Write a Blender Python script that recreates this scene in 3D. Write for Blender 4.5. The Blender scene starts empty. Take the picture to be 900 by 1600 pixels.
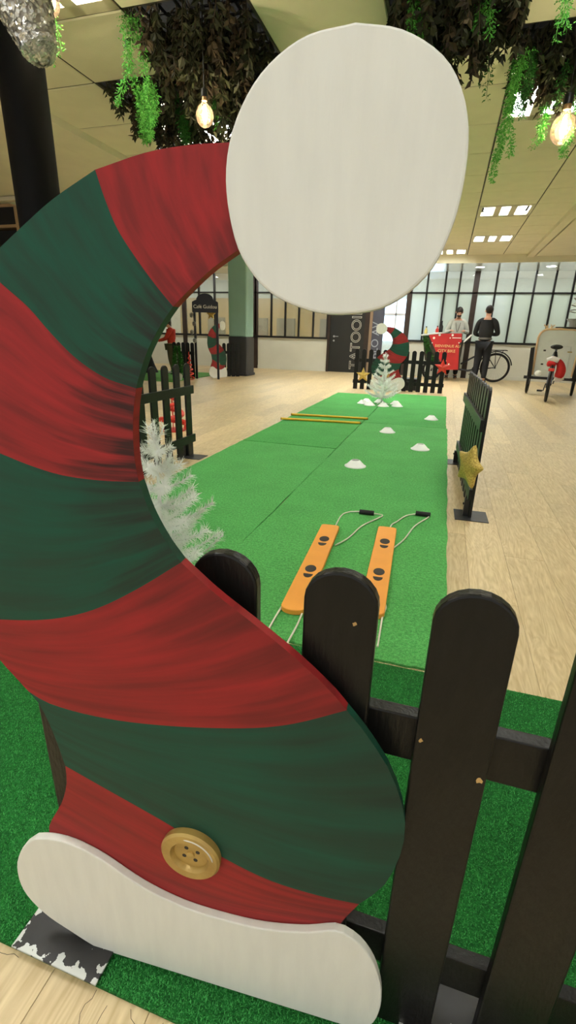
import bpy, bmesh, math, random
from mathutils import Vector, Matrix
random.seed(7)
R_ = random.Random(11)
sc = bpy.context.scene
COL = sc.collection
PI = math.pi

# ------------------------------------------------------------------ camera
EYE = 1.06
AX = ((0.954, 0.126, -0.271), (0.298, -0.325, 0.897), (0.025, -0.937, -0.348))   # world x, y, z in camera terms
F_PX = 750.0
def _n(v): v = Vector(v); return v.normalized()
_vy = _n((699-450, 528-800, F_PX)); _vd = Vector((395-450, 2823-800, F_PX))
_vd = (_vd - _vy*_vd.dot(_vy)).normalized(); _vz = -_vd; _vx = _vy.cross(_vz)
RX, RY, RZ = _vx, _vy, _vz
cam_d = bpy.data.cameras.new('camera'); cam = bpy.data.objects.new('camera', cam_d); COL.objects.link(cam)
cam_d.sensor_fit = 'VERTICAL'; cam_d.sensor_height = 36.0; cam_d.sensor_width = 36.0*900/1600
cam_d.lens = F_PX/1600*36.0; cam_d.clip_start = 0.02; cam_d.clip_end = 200
cam.matrix_world = Matrix(((RX[0], -RX[1], -RX[2], 0), (RY[0], -RY[1], -RY[2], 0), (RZ[0], -RZ[1], -RZ[2], EYE), (0, 0, 0, 1)))
sc.camera = cam

# ------------------------------------------------------------------ world, exposure
w = bpy.data.worlds.new('world'); sc.world = w; w.use_nodes = True
bg = w.node_tree.nodes['Background']; bg.inputs[0].default_value = (0.98, 1.0, 0.99, 1); bg.inputs[1].default_value = 0.72
vs = sc.view_settings
vs.view_transform = 'Standard'; vs.look = 'None'; vs.exposure = 0.45; vs.gamma = 1.0; vs.use_curve_mapping = False
LAMP = 38.0     # emission of the ceiling light fittings
BULB = 240.0

# ------------------------------------------------------------------ helpers
def lin(c):
    c /= 255.0
    return c/12.92 if c <= 0.04045 else ((c+0.055)/1.055)**2.4
def C(r, g, b): return (lin(r), lin(g), lin(b), 1.0)

def ray(p):
    c = Vector((p[0]-450, p[1]-800, F_PX)); return Vector((RX.dot(c), RY.dot(c), RZ.dot(c)))
def on_z(p, z=0.0):
    r = ray(p); return Vector((0, 0, EYE)) + r*((z-EYE)/r.z)
def on_y(p, y):
    r = ray(p); return Vector((0, 0, EYE)) + r*(y/r.y)

MATS = {}
def mat(name, col, rough=0.6, metal=0.0, var=0.0, scale=8.0, bump=0.0, bscale=60.0, col2=None, emit=None, spec=0.5, stretch=None, coat=0.0):
    if name in MATS: return MATS[name]
    m = bpy.data.materials.new(name); m.use_nodes = True; MATS[name] = m
    nt = m.node_tree; b = nt.nodes['Principled BSDF']
    b.inputs['Base Color'].default_value = col; b.inputs['Roughness'].default_value = rough
    b.inputs['Metallic'].default_value = metal; b.inputs['Specular IOR Level'].default_value = spec
    b.inputs['Coat Weight'].default_value = coat
    tc = nt.nodes.new('ShaderNodeTexCoord'); src = tc.outputs['Object']
    if stretch:
        mp = nt.nodes.new('ShaderNodeMapping'); mp.inputs['Scale'].default_value = stretch
        nt.links.new(src, mp.inputs[0]); src = mp.outputs[0]
    nz = nt.nodes.new('ShaderNodeTexNoise'); nz.inputs['Scale'].default_value = scale; nz.inputs['Detail'].default_value = 5
    nt.links.new(src, nz.inputs['Vector'])
    mx = nt.nodes.new('ShaderNodeMix'); mx.data_type = 'RGBA'
    c2 = col2 if col2 else tuple(max(0, x*(1-var)) for x in col[:3])+(1,)
    mx.inputs[6].default_value = col; mx.inputs[7].default_value = c2
    rp = nt.nodes.new('ShaderNodeMapRange'); rp.inputs[1].default_value = 0.35; rp.inputs[2].default_value = 0.65
    nt.links.new(nz.outputs[0], rp.inputs[0]); nt.links.new(rp.outputs[0], mx.inputs[0]); nt.links.new(mx.outputs[2], b.inputs['Base Color'])
    if bump:
        n2 = nt.nodes.new('ShaderNodeTexNoise'); n2.inputs['Scale'].default_value = bscale; n2.inputs['Detail'].default_value = 3
        nt.links.new(src, n2.inputs['Vector'])
        bp = nt.nodes.new('ShaderNodeBump'); bp.inputs['Strength'].default_value = bump; bp.inputs['Distance'].default_value = 0.01
        nt.links.new(n2.outputs[0], bp.inputs['Height']); nt.links.new(bp.outputs[0], b.inputs['Normal'])
    if emit:
        b.inputs['Emission Color'].default_value = emit[0]; b.inputs['Emission Strength'].default_value = emit[1]
    return m

class MB:
    """collects simple shapes and links them as one mesh object"""
    def __init__(s): s.v = []; s.f = []; s.uv = None; s.mi = []; s.cur = 0
    def add(s, vs, fs):
        o = len(s.v); s.v += [tuple(x) for x in vs]
        for f in fs: s.f.append(tuple(i+o for i in f)); s.mi.append(s.cur)
        return s
    def box(s, x0, x1, y0, y1, z0, z1, M=None):
        vs = [Vector((x, y, z)) for x in (x0, x1) for y in (y0, y1) for z in (z0, z1)]
        if M: vs = [M @ v for v in vs]
        return s.add(vs, [(0, 1, 3, 2), (4, 6, 7, 5), (0, 4, 5, 1), (2, 3, 7, 6), (0, 2, 6, 4), (1, 5, 7, 3)])
    def tube(s, pts, r, n=8, cap=True, closed=False):
        pts = [Vector(p) for p in pts]; k = len(pts); rs = r if isinstance(r, (list, tuple)) else [r]*k
        up = None; vs = []
        for i, p in enumerate(pts):
            if closed: t = pts[(i+1) % k]-pts[i-1]
            else: t = pts[min(i+1, k-1)]-pts[max(i-1, 0)]
            t = t.normalized() if t.length > 1e-9 else Vector((0, 0, 1))
            if up is None:
                up = t.orthogonal().normalized()
            else:
                up = (up - t*up.dot(t)); up = up.normalized() if up.length > 1e-6 else t.orthogonal().normalized()
            sd = t.cross(up)
            for j in range(n):
                a = 2*PI*j/n; vs.append(p + (up*math.cos(a)+sd*math.sin(a))*rs[i])
        fs = []
        for i in range(k if closed else k-1):
            i2 = (i+1) % k
            for j in range(n): fs.append((i*n+j, i*n+(j+1) % n, i2*n+(j+1) % n, i2*n+j))
        if cap and not closed: fs += [tuple(range(n-1, -1, -1)), tuple((k-1)*n+j for j in range(n))]
        return s.add(vs, fs)
    def lathe(s, prof, n=24, M=None, capb=True, capt=True):
        vs = []; k = len(prof)
        for r, z in prof:
            for j in range(n):
                a = 2*PI*j/n; v = Vector((r*math.cos(a), r*math.sin(a), z)); vs.append(M @ v if M else v)
        fs = [(i*n+j, i*n+(j+1) % n, (i+1)*n+(j+1) % n, (i+1)*n+j) for i in range(k-1) for j in range(n)]
        if capb: fs.append(tuple(range(n-1, -1, -1)))
        if capt: fs.append(tuple((k-1)*n+j for j in range(n)))
        return s.add(vs, fs)
    def prism(s, poly, d0, d1, M=None):
        """poly in (x, z), extruded along y from d0 to d1"""
        n = len(poly); vs = [Vector((x, d0, z)) for x, z in poly]+[Vector((x, d1, z)) for x, z in poly]
        if M: vs = [M @ v for v in vs]
        fs = [tuple(range(n)), tuple(range(2*n-1, n-1, -1))]+[(i, i+n, (i+1) % n+n, (i+1) % n) for i in range(n)]
        return s.add(vs, fs)
    def mesh(s, name):
        me = bpy.data.meshes.new(name); me.from_pydata(s.v, [], s.f)
        if s.cur: me.polygons.foreach_set('material_index', s.mi)
        bm = bmesh.new(); bm.from_mesh(me); bmesh.ops.recalc_face_normals(bm, faces=bm.faces); bm.to_mesh(me); bm.free()
        me.update(); return me
    def build(s, name, m, parent=None, smooth=False, bevel=0.0, seg=2):
        me = s.mesh(name); return link(name, me, m, parent, smooth, bevel, seg)

def link(name, me, m, parent=None, smooth=False, bevel=0.0, seg=2):
    o = bpy.data.objects.new(name, me); COL.objects.link(o)
    if not me.materials:
        for q in (m if isinstance(m, (list, tuple)) else [m]): me.materials.append(q)
    if parent is not None: o.parent = parent
    if smooth:
        for p in me.polygons: p.use_smooth = True
        try:
            me.set_sharp_from_angle(angle=math.radians(42))
        except Exception: pass
    if bevel:
        md = o.modifiers.new('bevel', 'BEVEL'); md.width = bevel; md.segments = seg; md.limit_method = 'ANGLE'
    return o

def tag(o, label, cat, group=None):
    o['label'] = label; o['category'] = cat
    if group: o['group'] = group
    return o
def struct(o): o['kind'] = 'structure'; return o
def thing(name, label, cat, loc=(0, 0, 0), rz=0.0, group=None):
    o = bpy.data.objects.new(name, None); COL.objects.link(o); o.empty_display_size = 0.05
    o.location = loc; o.rotation_euler = (0, 0, rz); return tag(o, label, cat, group)
def sroot(name):
    o = bpy.data.objects.new(name, None); COL.objects.link(o); o['kind'] = 'structure'; o.empty_display_size = 0.05; return o
def copy_tree(o, parent=None):
    c = o.copy(); COL.objects.link(c); c.parent = parent
    for ch in list(o.children): copy_tree(ch, c)
    return c
def smooth_pts(pts, n):
    """Catmull-Rom through pts, resampled to n+1 points by arc length"""
    P = [Vector(p) for p in pts]; dense = []
    ext = [P[0]*2-P[1]]+P+[P[-1]*2-P[-2]]
    for i in range(1, len(ext)-2):
        a, b, c, d = ext[i-1:i+3]
        for k in range(12):
            t = k/12
            dense.append(0.5*((2*b)+(c-a)*t+(2*a-5*b+4*c-d)*t*t+(3*b-a-3*c+d)*t**3))
    dense.append(P[-1])
    L = [0]
    for i in range(1, len(dense)): L.append(L[-1]+(dense[i]-dense[i-1]).length)
    out = []; j = 0
    for k in range(n+1):
        s = L[-1]*k/n
        while j < len(L)-2 and L[j+1] < s: j += 1
        d = L[j+1]-L[j]; out.append(dense[j].lerp(dense[j+1], (s-L[j])/d if d > 1e-12 else 0))
    return out
def text_mesh(txt, size, extrude=0.002, outline=0.0, align='CENTER', sx=1.0):
    cu = bpy.data.curves.new('lettering', 'FONT'); cu.body = txt; cu.size = size; cu.align_x = align; cu.align_y = 'CENTER'
    if outline: cu.fill_mode = 'NONE'; cu.bevel_depth = outline; cu.bevel_resolution = 0; cu.offset = 0.0
    else: cu.extrude = extrude
    cu.resolution_u = 4
    o = bpy.data.objects.new('lettering', cu); COL.objects.link(o)
    dg = bpy.context.evaluated_depsgraph_get(); me = bpy.data.meshes.new_from_object(o.evaluated_get(dg))
    bpy.data.objects.remove(o)
    for v in me.vertices: v.co.x *= sx
    return me

# ------------------------------------------------------------------ materials
M_white_wall = mat('white_wall', C(228, 230, 220), 0.6, var=0.04, scale=3, bump=0.03)
M_black_frame = mat('black_frame', C(26, 25, 24), 0.45, var=0.3, scale=6)
M_brown_frame = mat('brown_frame', C(58, 44, 38), 0.5, var=0.3, scale=6)
M_tile = mat('ceiling_tile', C(232, 226, 200), 0.85, var=0.06, scale=4, bump=0.15, bscale=180)
M_plaster = mat('ceiling_plaster', C(230, 224, 198), 0.8, var=0.05, scale=3, bump=0.03)
M_soffit = mat('gloss_soffit', C(205, 208, 205), 0.12, var=0.04, scale=3)
M_void = mat('dark_void', C(22, 20, 18), 0.9, var=0.3)
M_teal = mat('teal_paint', C(142, 180, 170), 0.55, var=0.06, scale=3)
M_char = mat('charcoal_paint', C(58, 60, 62), 0.5, var=0.12, scale=4)
M_fence = mat('black_paint', C(22, 21, 19), 0.36, var=0.35, scale=14, bump=0.12, bscale=45, stretch=(4, 4, 1), spec=0.28)
M_steel = mat('dark_steel', C(62, 62, 64), 0.42, metal=0.5, var=0.3, scale=20)
M_rubber = mat('black_rubber', C(22, 22, 23), 0.7, var=0.2)
M_blackm = mat('black_metal', C(28, 28, 30), 0.35, metal=0.2, var=0.2)
M_silver = mat('silver_metal', C(190, 192, 195), 0.3, metal=0.9, var=0.15)
M_blackcloth = mat('black_cloth', C(20, 20, 22), 0.85, var=0.3, bump=0.2, bscale=90)
M_needle = mat('white_needle', C(250, 251, 250), 0.35, var=0.03, scale=30)
def _needle():
    nt = M_needle.node_tree; b = nt.nodes['Principled BSDF']; out = [n for n in nt.nodes if n.type == 'OUTPUT_MATERIAL'][0]
    tl = nt.nodes.new('ShaderNodeBsdfTranslucent'); tl.inputs[0].default_value = C(246, 248, 246); mx = nt.nodes.new('ShaderNodeMixShader'); mx.inputs[0].default_value = .45
    nt.links.new(b.outputs[0], mx.inputs[1]); nt.links.new(tl.outputs[0], mx.inputs[2]); nt.links.new(mx.outputs[0], out.inputs[0])
_needle()
M_cone = mat('white_plastic', C(246, 247, 245), 0.35, var=0.05)
M_gold = mat('gold_glitter', C(224, 198, 108), 0.4, metal=0.4, col2=C(176, 146, 70), scale=120, bump=0.9, bscale=150)
M_goldp = mat('gold_paint', C(190, 160, 90), 0.4, metal=0.25, col2=C(160, 128, 66), scale=18, bump=0.1)
M_redp = mat('red_plastic', C(216, 60, 48), 0.4, var=0.15)
M_ski = mat('orange_foam', C(236, 158, 58), 0.55, var=0.06, scale=10, bump=0.05)
M_rope = mat('white_rope', C(232, 228, 210), 0.8, var=0.1, bump=0.4, bscale=300)
M_yellow = mat('yellow_paint', C(232, 186, 40), 0.4, var=0.1)
M_foot = mat('black_print', C(48, 42, 36), 0.7, var=0.2)
M_whitep = mat('white_paint', C(222, 223, 216), 0.5, var=0.05, scale=9, bump=0.06, bscale=40, stretch=(6, 1, 1))

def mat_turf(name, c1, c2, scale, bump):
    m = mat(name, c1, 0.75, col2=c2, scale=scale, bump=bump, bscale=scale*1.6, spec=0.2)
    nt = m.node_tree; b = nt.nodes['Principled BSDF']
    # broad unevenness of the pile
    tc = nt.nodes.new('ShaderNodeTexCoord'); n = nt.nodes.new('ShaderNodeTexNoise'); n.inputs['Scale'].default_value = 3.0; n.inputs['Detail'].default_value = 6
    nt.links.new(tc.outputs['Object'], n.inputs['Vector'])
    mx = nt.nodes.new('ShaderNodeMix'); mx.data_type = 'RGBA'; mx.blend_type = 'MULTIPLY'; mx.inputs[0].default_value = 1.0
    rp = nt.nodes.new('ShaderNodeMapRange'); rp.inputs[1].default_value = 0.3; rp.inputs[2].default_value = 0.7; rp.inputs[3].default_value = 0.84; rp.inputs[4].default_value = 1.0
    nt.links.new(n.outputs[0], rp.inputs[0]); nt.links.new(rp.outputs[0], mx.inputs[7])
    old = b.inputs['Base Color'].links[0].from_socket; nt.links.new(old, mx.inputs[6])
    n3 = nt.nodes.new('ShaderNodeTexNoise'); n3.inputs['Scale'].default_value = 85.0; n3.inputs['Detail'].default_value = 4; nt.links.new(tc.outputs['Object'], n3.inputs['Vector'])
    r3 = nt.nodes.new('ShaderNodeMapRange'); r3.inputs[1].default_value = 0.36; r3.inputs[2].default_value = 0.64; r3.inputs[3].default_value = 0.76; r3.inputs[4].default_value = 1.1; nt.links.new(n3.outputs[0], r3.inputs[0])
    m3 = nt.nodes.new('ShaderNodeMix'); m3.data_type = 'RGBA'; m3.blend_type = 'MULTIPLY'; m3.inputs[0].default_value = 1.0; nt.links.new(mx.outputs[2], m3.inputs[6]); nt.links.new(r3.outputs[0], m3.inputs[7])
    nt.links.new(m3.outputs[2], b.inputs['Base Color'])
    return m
M_turf = mat_turf('bright_turf', C(112, 200, 112), C(72, 166, 80), 260, 0.6)
M_turf_far = mat_turf('bright_turf_fresh', C(100, 194, 102), C(62, 158, 72), 260, 0.6)
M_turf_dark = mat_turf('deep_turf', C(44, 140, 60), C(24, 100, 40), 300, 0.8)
def mat_island(name, c1, c2, rough=0.6, trans=0.0):
    m = bpy.data.materials.new(name); m.use_nodes = True; nt = m.node_tree; b = nt.nodes['Principled BSDF']
    g = nt.nodes.new('ShaderNodeNewGeometry'); mx = nt.nodes.new('ShaderNodeMix'); mx.data_type = 'RGBA'
    mx.inputs[6].default_value = c1; mx.inputs[7].default_value = c2
    nt.links.new(g.outputs['Random Per Island'], mx.inputs[0]); nt.links.new(mx.outputs[2], b.inputs['Base Color'])
    b.inputs['Roughness'].default_value = rough; b.inputs['Specular IOR Level'].default_value = 0.3
    return m
M_blade = mat_island('turf_blade', C(30, 116, 50), C(72, 172, 84))
M_darkleaf = mat_island('dark_leaf', C(24, 27, 16), C(66, 68, 42), 0.55)
M_brownleaf = mat_island('brown_leaf', C(36, 30, 20), C(84, 70, 50), 0.6)
M_fern = mat_island('fern_green', C(52, 140, 44), C(128, 206, 92), 0.5)
M_fernd = mat_island('fern_deep', C(24, 76, 24), C(66, 132, 50), 0.5)

def mat_floor():
    m = bpy.data.materials.new('oak_laminate'); m.use_nodes = True; nt = m.node_tree; b = nt.nodes['Principled BSDF']
    g = nt.nodes.new('ShaderNodeNewGeometry'); oi = nt.nodes.new('ShaderNodeObjectInfo')
    rn = nt.nodes.new('ShaderNodeMath'); rn.operation = 'ADD'; nt.links.new(g.outputs['Random Per Island'], rn.inputs[0]); nt.links.new(oi.outputs['Random'], rn.inputs[1])
    fr = nt.nodes.new('ShaderNodeMath'); fr.operation = 'FRACT'; nt.links.new(rn.outputs[0], fr.inputs[0])
    off = nt.nodes.new('ShaderNodeCombineXYZ'); mu = nt.nodes.new('ShaderNodeMath'); mu.operation = 'MULTIPLY'; mu.inputs[1].default_value = 37.0
    nt.links.new(fr.outputs[0], mu.inputs[0]); nt.links.new(mu.outputs[0], off.inputs[0]); nt.links.new(mu.outputs[0], off.inputs[1])
    ad = nt.nodes.new('ShaderNodeVectorMath'); nt.links.new(g.outputs['Position'], ad.inputs[0]); nt.links.new(off.outputs[0], ad.inputs[1])
    mp = nt.nodes.new('ShaderNodeMapping'); mp.inputs['Scale'].default_value = (7.0, 0.9, 1.0); nt.links.new(ad.outputs[0], mp.inputs[0])
    n1 = nt.nodes.new('ShaderNodeTexNoise'); n1.inputs['Scale'].default_value = 1.6; n1.inputs['Detail'].default_value = 3; n1.inputs['Distortion'].default_value = 1.2
    nt.links.new(mp.outputs[0], n1.inputs['Vector'])
    # cathedral grain: bands through a distorted field
    sn = nt.nodes.new('ShaderNodeMath'); sn.operation = 'MULTIPLY'; sn.inputs[1].default_value = 70.0; nt.links.new(n1.outputs[0], sn.inputs[0])
    si = nt.nodes.new('ShaderNodeMath'); si.operation = 'SINE'; nt.links.new(sn.outputs[0], si.inputs[0])
    n2 = nt.nodes.new('ShaderNodeTexNoise'); n2.inputs['Scale'].default_value = 9.0; n2.inputs['Detail'].default_value = 6; nt.links.new(mp.outputs[0], n2.inputs['Vector'])
    r1 = nt.nodes.new('ShaderNodeMapRange'); r1.inputs[1].default_value = -1; r1.inputs[2].default_value = 1; r1.inputs[3].default_value = 0; r1.inputs[4].default_value = 0.30; nt.links.new(si.outputs[0], r1.inputs[0])
    r2 = nt.nodes.new('ShaderNodeMapRange'); r2.inputs[1].default_value = 0.3; r2.inputs[2].default_value = 0.7; r2.inputs[3].default_value = 0; r2.inputs[4].default_value = 0.6; nt.links.new(n2.outputs[0], r2.inputs[0])
    a2 = nt.nodes.new('ShaderNodeMath'); a2.operation = 'ADD'; nt.links.new(r1.outputs[0], a2.inputs[0]); nt.links.new(r2.outputs[0], a2.inputs[1])
    mx = nt.nodes.new('ShaderNodeMix'); mx.data_type = 'RGBA'; mx.inputs[6].default_value = C(226, 206, 164); mx.inputs[7].default_value = C(184, 158, 112)
    nt.links.new(a2.outputs[0], mx.inputs[0])
    tint = nt.nodes.new('ShaderNodeMapRange'); tint.inputs[3].default_value = 0.86; tint.inputs[4].default_value = 1.04; nt.links.new(fr.outputs[0], tint.inputs[0])
    m2 = nt.nodes.new('ShaderNodeMix'); m2.data_type = 'RGBA'; m2.blend_type = 'MULTIPLY'; m2.inputs[0].default_value = 1; nt.links.new(mx.outputs[2], m2.inputs[6]); nt.links.new(tint.outputs[0], m2.inputs[7])
    nt.links.new(m2.outputs[2], b.inputs['Base Color']); b.inputs['Roughness'].default_value = 0.42
    return m
M_floor = mat_floor()

def mat_glass(name, frost, tint):
    m = bpy.data.materials.new(name); m.use_nodes = True; nt = m.node_tree; nt.nodes.clear()
    out = nt.nodes.new('ShaderNodeOutputMaterial'); tr = nt.nodes.new('ShaderNodeBsdfTransparent'); tr.inputs[0].default_value = (0.93, 0.97, 0.95, 1)
    tl = nt.nodes.new('ShaderNodeBsdfTranslucent'); tl.inputs[0].default_value = tint
    df = nt.nodes.new('ShaderNodeBsdfDiffuse'); df.inputs[0].default_value = tint
    m0 = nt.nodes.new('ShaderNodeMixShader'); m0.inputs[0].default_value = 0.5; nt.links.new(df.outputs[0], m0.inputs[1]); nt.links.new(tl.outputs[0], m0.inputs[2])
    m1 = nt.nodes.new('ShaderNodeMixShader'); m1.inputs[0].default_value = frost; nt.links.new(tr.outputs[0], m1.inputs[1]); nt.links.new(m0.outputs[0], m1.inputs[2])
    gl = nt.nodes.new('ShaderNodeBsdfGlossy'); gl.inputs['Roughness'].default_value = 0.04
    fz = nt.nodes.new('ShaderNodeFresnel'); fz.inputs[0].default_value = 1.5
    tcn = nt.nodes.new('ShaderNodeTexCoord'); nn = nt.nodes.new('ShaderNodeTexNoise'); nn.inputs['Scale'].default_value = 2.0; nt.links.new(tcn.outputs['Object'], nn.inputs['Vector'])
    bp = nt.nodes.new('ShaderNodeBump'); bp.inputs['Strength'].default_value = 0.02; nt.links.new(nn.outputs[0], bp.inputs['Height']); nt.links.new(bp.outputs[0], gl.inputs['Normal'])
    m2 = nt.nodes.new('ShaderNodeMixShader'); nt.links.new(fz.outputs[0], m2.inputs[0]); nt.links.new(m1.outputs[0], m2.inputs[1]); nt.links.new(gl.outputs[0], m2.inputs[2])
    nt.links.new(m2.outputs[0], out.inputs[0]); return m
M_frost = mat_glass('frosted_glass', 0.72, C(214, 226, 214))
M_halffrost = mat_glass('half_frosted_glass', 0.28, C(196, 200, 186))
M_clear = mat_glass('clear_glass', 0.10, C(220, 226, 226))
def mat_emit(name, col, s):
    m = bpy.data.materials.new(name); m.use_nodes = True; nt = m.node_tree; nt.nodes.clear()
    out = nt.nodes.new('ShaderNodeOutputMaterial'); e = nt.nodes.new('ShaderNodeEmission'); e.inputs[0].default_value = col; e.inputs[1].default_value = s
    nt.links.new(e.outputs[0], out.inputs[0]); return m
M_tubelight = mat_emit('tube_light', (0.99, 1.0, 0.955, 1), LAMP)
M_backlight = mat_emit('back_room_light', (0.95, 0.98, 1.0, 1), 13.0)
M_daylight = mat_emit('daylight_window', (0.62, 0.78, 1.0, 1), 3.0)
M_filament = mat_emit('glowing_filament', (1.0, 0.80, 0.52, 1), BULB)

# ------------------------------------------------------------------ floor
FAR = 15.0
fl = struct(MB().box(-10.5, 7.0, -3.2, 19.5, -0.06, -0.012).build('floor', mat('floor_joint', C(168, 144, 102), 0.8, var=0.2)))
PW, PLN = 0.19, 1.285
pm = MB()
g_ = 0.0004; bv = 0.0007
xa, xb, ya, yb = -PW/2+g_, PW/2-g_, -PLN/2+g_, PLN/2-g_
pm.add([(xa, ya, -.011), (xb, ya, -.011), (xb, yb, -.011), (xa, yb, -.011), (xa, ya, -bv), (xb, ya, -bv), (xb, yb, -bv), (xa, yb, -bv),
        (xa+bv, ya+bv, 0), (xb-bv, ya+bv, 0), (xb-bv, yb-bv, 0), (xa+bv, yb-bv, 0)],
       [(0, 1, 5, 4), (1, 2, 6, 5), (2, 3, 7, 6), (3, 0, 4, 7), (4, 5, 9, 8), (5, 6, 10, 9), (6, 7, 11, 10), (7, 4, 8, 11), (8, 9, 10, 11)])
pme = pm.mesh('plank'); pme.materials.append(M_floor)
def seen_rank(x, y):
    # rough distance; planks hidden under the turf or far off to the side are left for the joined rest
    if y < -0.2 or y > 9.5: return None
    az = math.atan2(x, max(y, .01))
    if az < -0.95 or az > 0.36: return None
    if -1.75 < x < 0.0 and 2.2 < y < 8.8: return None
    return math.hypot(x, y)
planks = []
ix = 0
x = -10.4+PW/2
while x < 6.9:
    oy = (0.41*ix) % 1.0*PLN
    y = -3.1+oy-PLN/2
    while y < 15.6:
        planks.append((x, y)); y += PLN
    x += PW; ix += 1
ranked = sorted([(seen_rank(a, b), a, b) for a, b in planks if seen_rank(a, b) is not None])[:290]
near = {(a, b) for _, a, b in ranked}
for a, b in sorted(near):
    o = bpy.data.objects.new('plank', pme); COL.objects.link(o); o.location = (a, b, 0); o.parent = fl
rest = MB()
for a, b in planks:
    if (a, b) in near: continue
    if -1.75 < a < -0.05 and 2.3 < b < 8.6: continue
    rest.add([(v.co.x+a, v.co.y+b, v.co.z) for v in pme.vertices], [tuple(p.vertices) for p in pme.polygons])
ro = rest.build('plank_field', M_floor, fl); ro['kind'] = 'stuff'

# ------------------------------------------------------------------ ceiling
CZ, TX, TY = 2.9, 0.79, 0.765
X0, Y0 = 0.2, 3.35
ce = struct(MB().box(-10.5, 7.0, -3.2, 13.5, 3.30, 3.36).build('ceiling', M_void))
tm = MB(); gp = 0.009
for z0, ins in ((0, 0),):
    xa, xb, ya, yb = -TX/2+gp, TX/2-gp, -TY/2+gp, TY/2-gp; e = 0.008
    tm.add([(xa, ya, .02), (xb, ya, .02), (xb, yb, .02), (xa, yb, .02), (xa, ya, .006), (xb, ya, .006), (xb, yb, .006), (xa, yb, .006), (xa+e, ya+e, 0), (xb-e, ya+e, 0), (xb-e, yb-e, 0), (xa+e, yb-e, 0)],
           [(0, 1, 5, 4), (1, 2, 6, 5), (2, 3, 7, 6), (3, 0, 4, 7), (4, 5, 9, 8), (5, 6, 10, 9), (6, 7, 11, 10), (7, 4, 8, 11), (8, 9, 10, 11), (3, 2, 1, 0)])
tme = tm.mesh('ceiling_tile'); tme.materials.append(M_tile)
OPEN = {(-3, 0), (-4, 1), (-1, 0), (0, 1)}
LIGHTS = {(0, 2), (-4, 2), (0, 7), (0, 10), (-4, -1), (0, -1), (-4, 7), (-4, 10), (-3, -4), (1, -4), (-1, -6), (-5, -5), (-2, 5), (-2, 7), (-2, 10), (-3, 12), (-1, 12), (-3, 9)}  # fittings behind the camera and the pompom are added to brighten the hall
for i in range(-5, 2):
    for j in range(-8, 14):
        if (i, j) in OPEN or (i, j) in LIGHTS: continue
        o = bpy.data.objects.new('ceiling_tile', tme); COL.objects.link(o); o.parent = ce
        if i == 1: o.scale.x = 0.66; o.location = (X0+TX+0.52/2, Y0+(j+.5)*TY, CZ)
        else: o.location = (X0+(i+.5)*TX, Y0+(j+.5)*TY, CZ)
# metal grid over the joints, just proud of the void
gr = MB()
for i in range(-5, 3): gr.box(X0+i*TX-.012, X0+i*TX+.012, -2.8, 13.5, CZ+.008, CZ+.03)
for j in range(-8, 15): gr.box(-3.76, 1.52, Y0+j*TY-.012, Y0+j*TY+.012, CZ+.008, CZ+.03)
gr.build('ceiling_grid', mat('grid_shadow_gap', C(64, 58, 46), 0.7, var=0.2), ce)
# plaster sides with their edge beams
MB().box(1.50, 1.64, -3.2, 13.42, 2.84, 3.0).build('edge_beam', M_plaster, ce)
MB().box(1.64, 1.69, -3.2, 13.42, 2.93, 3.0).build('shadow_gap', M_void, ce)
MB().box(1.69, 7.0, -3.2, 13.42, 2.86, 3.0).build('plaster_ceiling', M_plaster, ce)
MB().box(-4.10, -3.74, -3.2, 13.42, 2.84, 3.0).build('edge_beam', M_plaster, ce)
MB().box(-4.15, -4.10, -3.2, 13.42, 2.90, 3.0).build('shadow_gap', M_tile, ce)
MB().box(-10.5, -4.15, -3.2, 13.42, 2.86, 3.0).build('plaster_ceiling', M_plaster, ce)
# lowered glossy soffit along the glass wall
MB().box(-10.5, 7.0, 13.42, FAR+.02, 2.735, 3.0).build('soffit', M_soffit, ce)
MB().box(-10.5, 7.0, 13.38, 13.42, 2.735, 2.96).build('soffit_edge', M_plaster, ce)

# ------------------------------------------------------------------ ceiling light fittings
def troffer(label):
    t = thing('ceiling_light', label, 'ceiling light', group='louvred ceiling lights')
    hx, hy = TX/2-.006, TY/2-.006
    m = MB(); m.box(-hx, hx, -hy, -hy+.1, 0, .05); m.box(-hx, hx, hy-.1, hy, 0, .05); m.box(-hx, -hx+.05, -hy, hy, 0, .05); m.box(hx-.05, hx, -hy, hy, 0, .05)
    for k in (-1, 1): m.box(k*.11-.045, k*.11+.045, -hy, hy, 0, .05)
    m.box(-hx, hx, -hy, hy, .16, .17)
    m.build('frame', mat('light_frame', C(214, 206, 180), 0.5, var=0.04), t)
    for k in (-1, 0, 1):
        cx = k*.225
        MB().box(cx-.07, cx+.07, -hy+.1, hy-.1, .07, .075).build('lamp_tube', M_tubelight, t)
        l = MB()
        for q in range(7):
            yy = -hy+.1+(2*hy-.2)*q/6; l.box(cx-.07, cx+.07, yy-.003, yy+.003, 0.01, .05)
        l.build('louvre', M_silver, t)['kind'] = 'stuff'
    return t
tl0 = None
LT = {}
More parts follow.
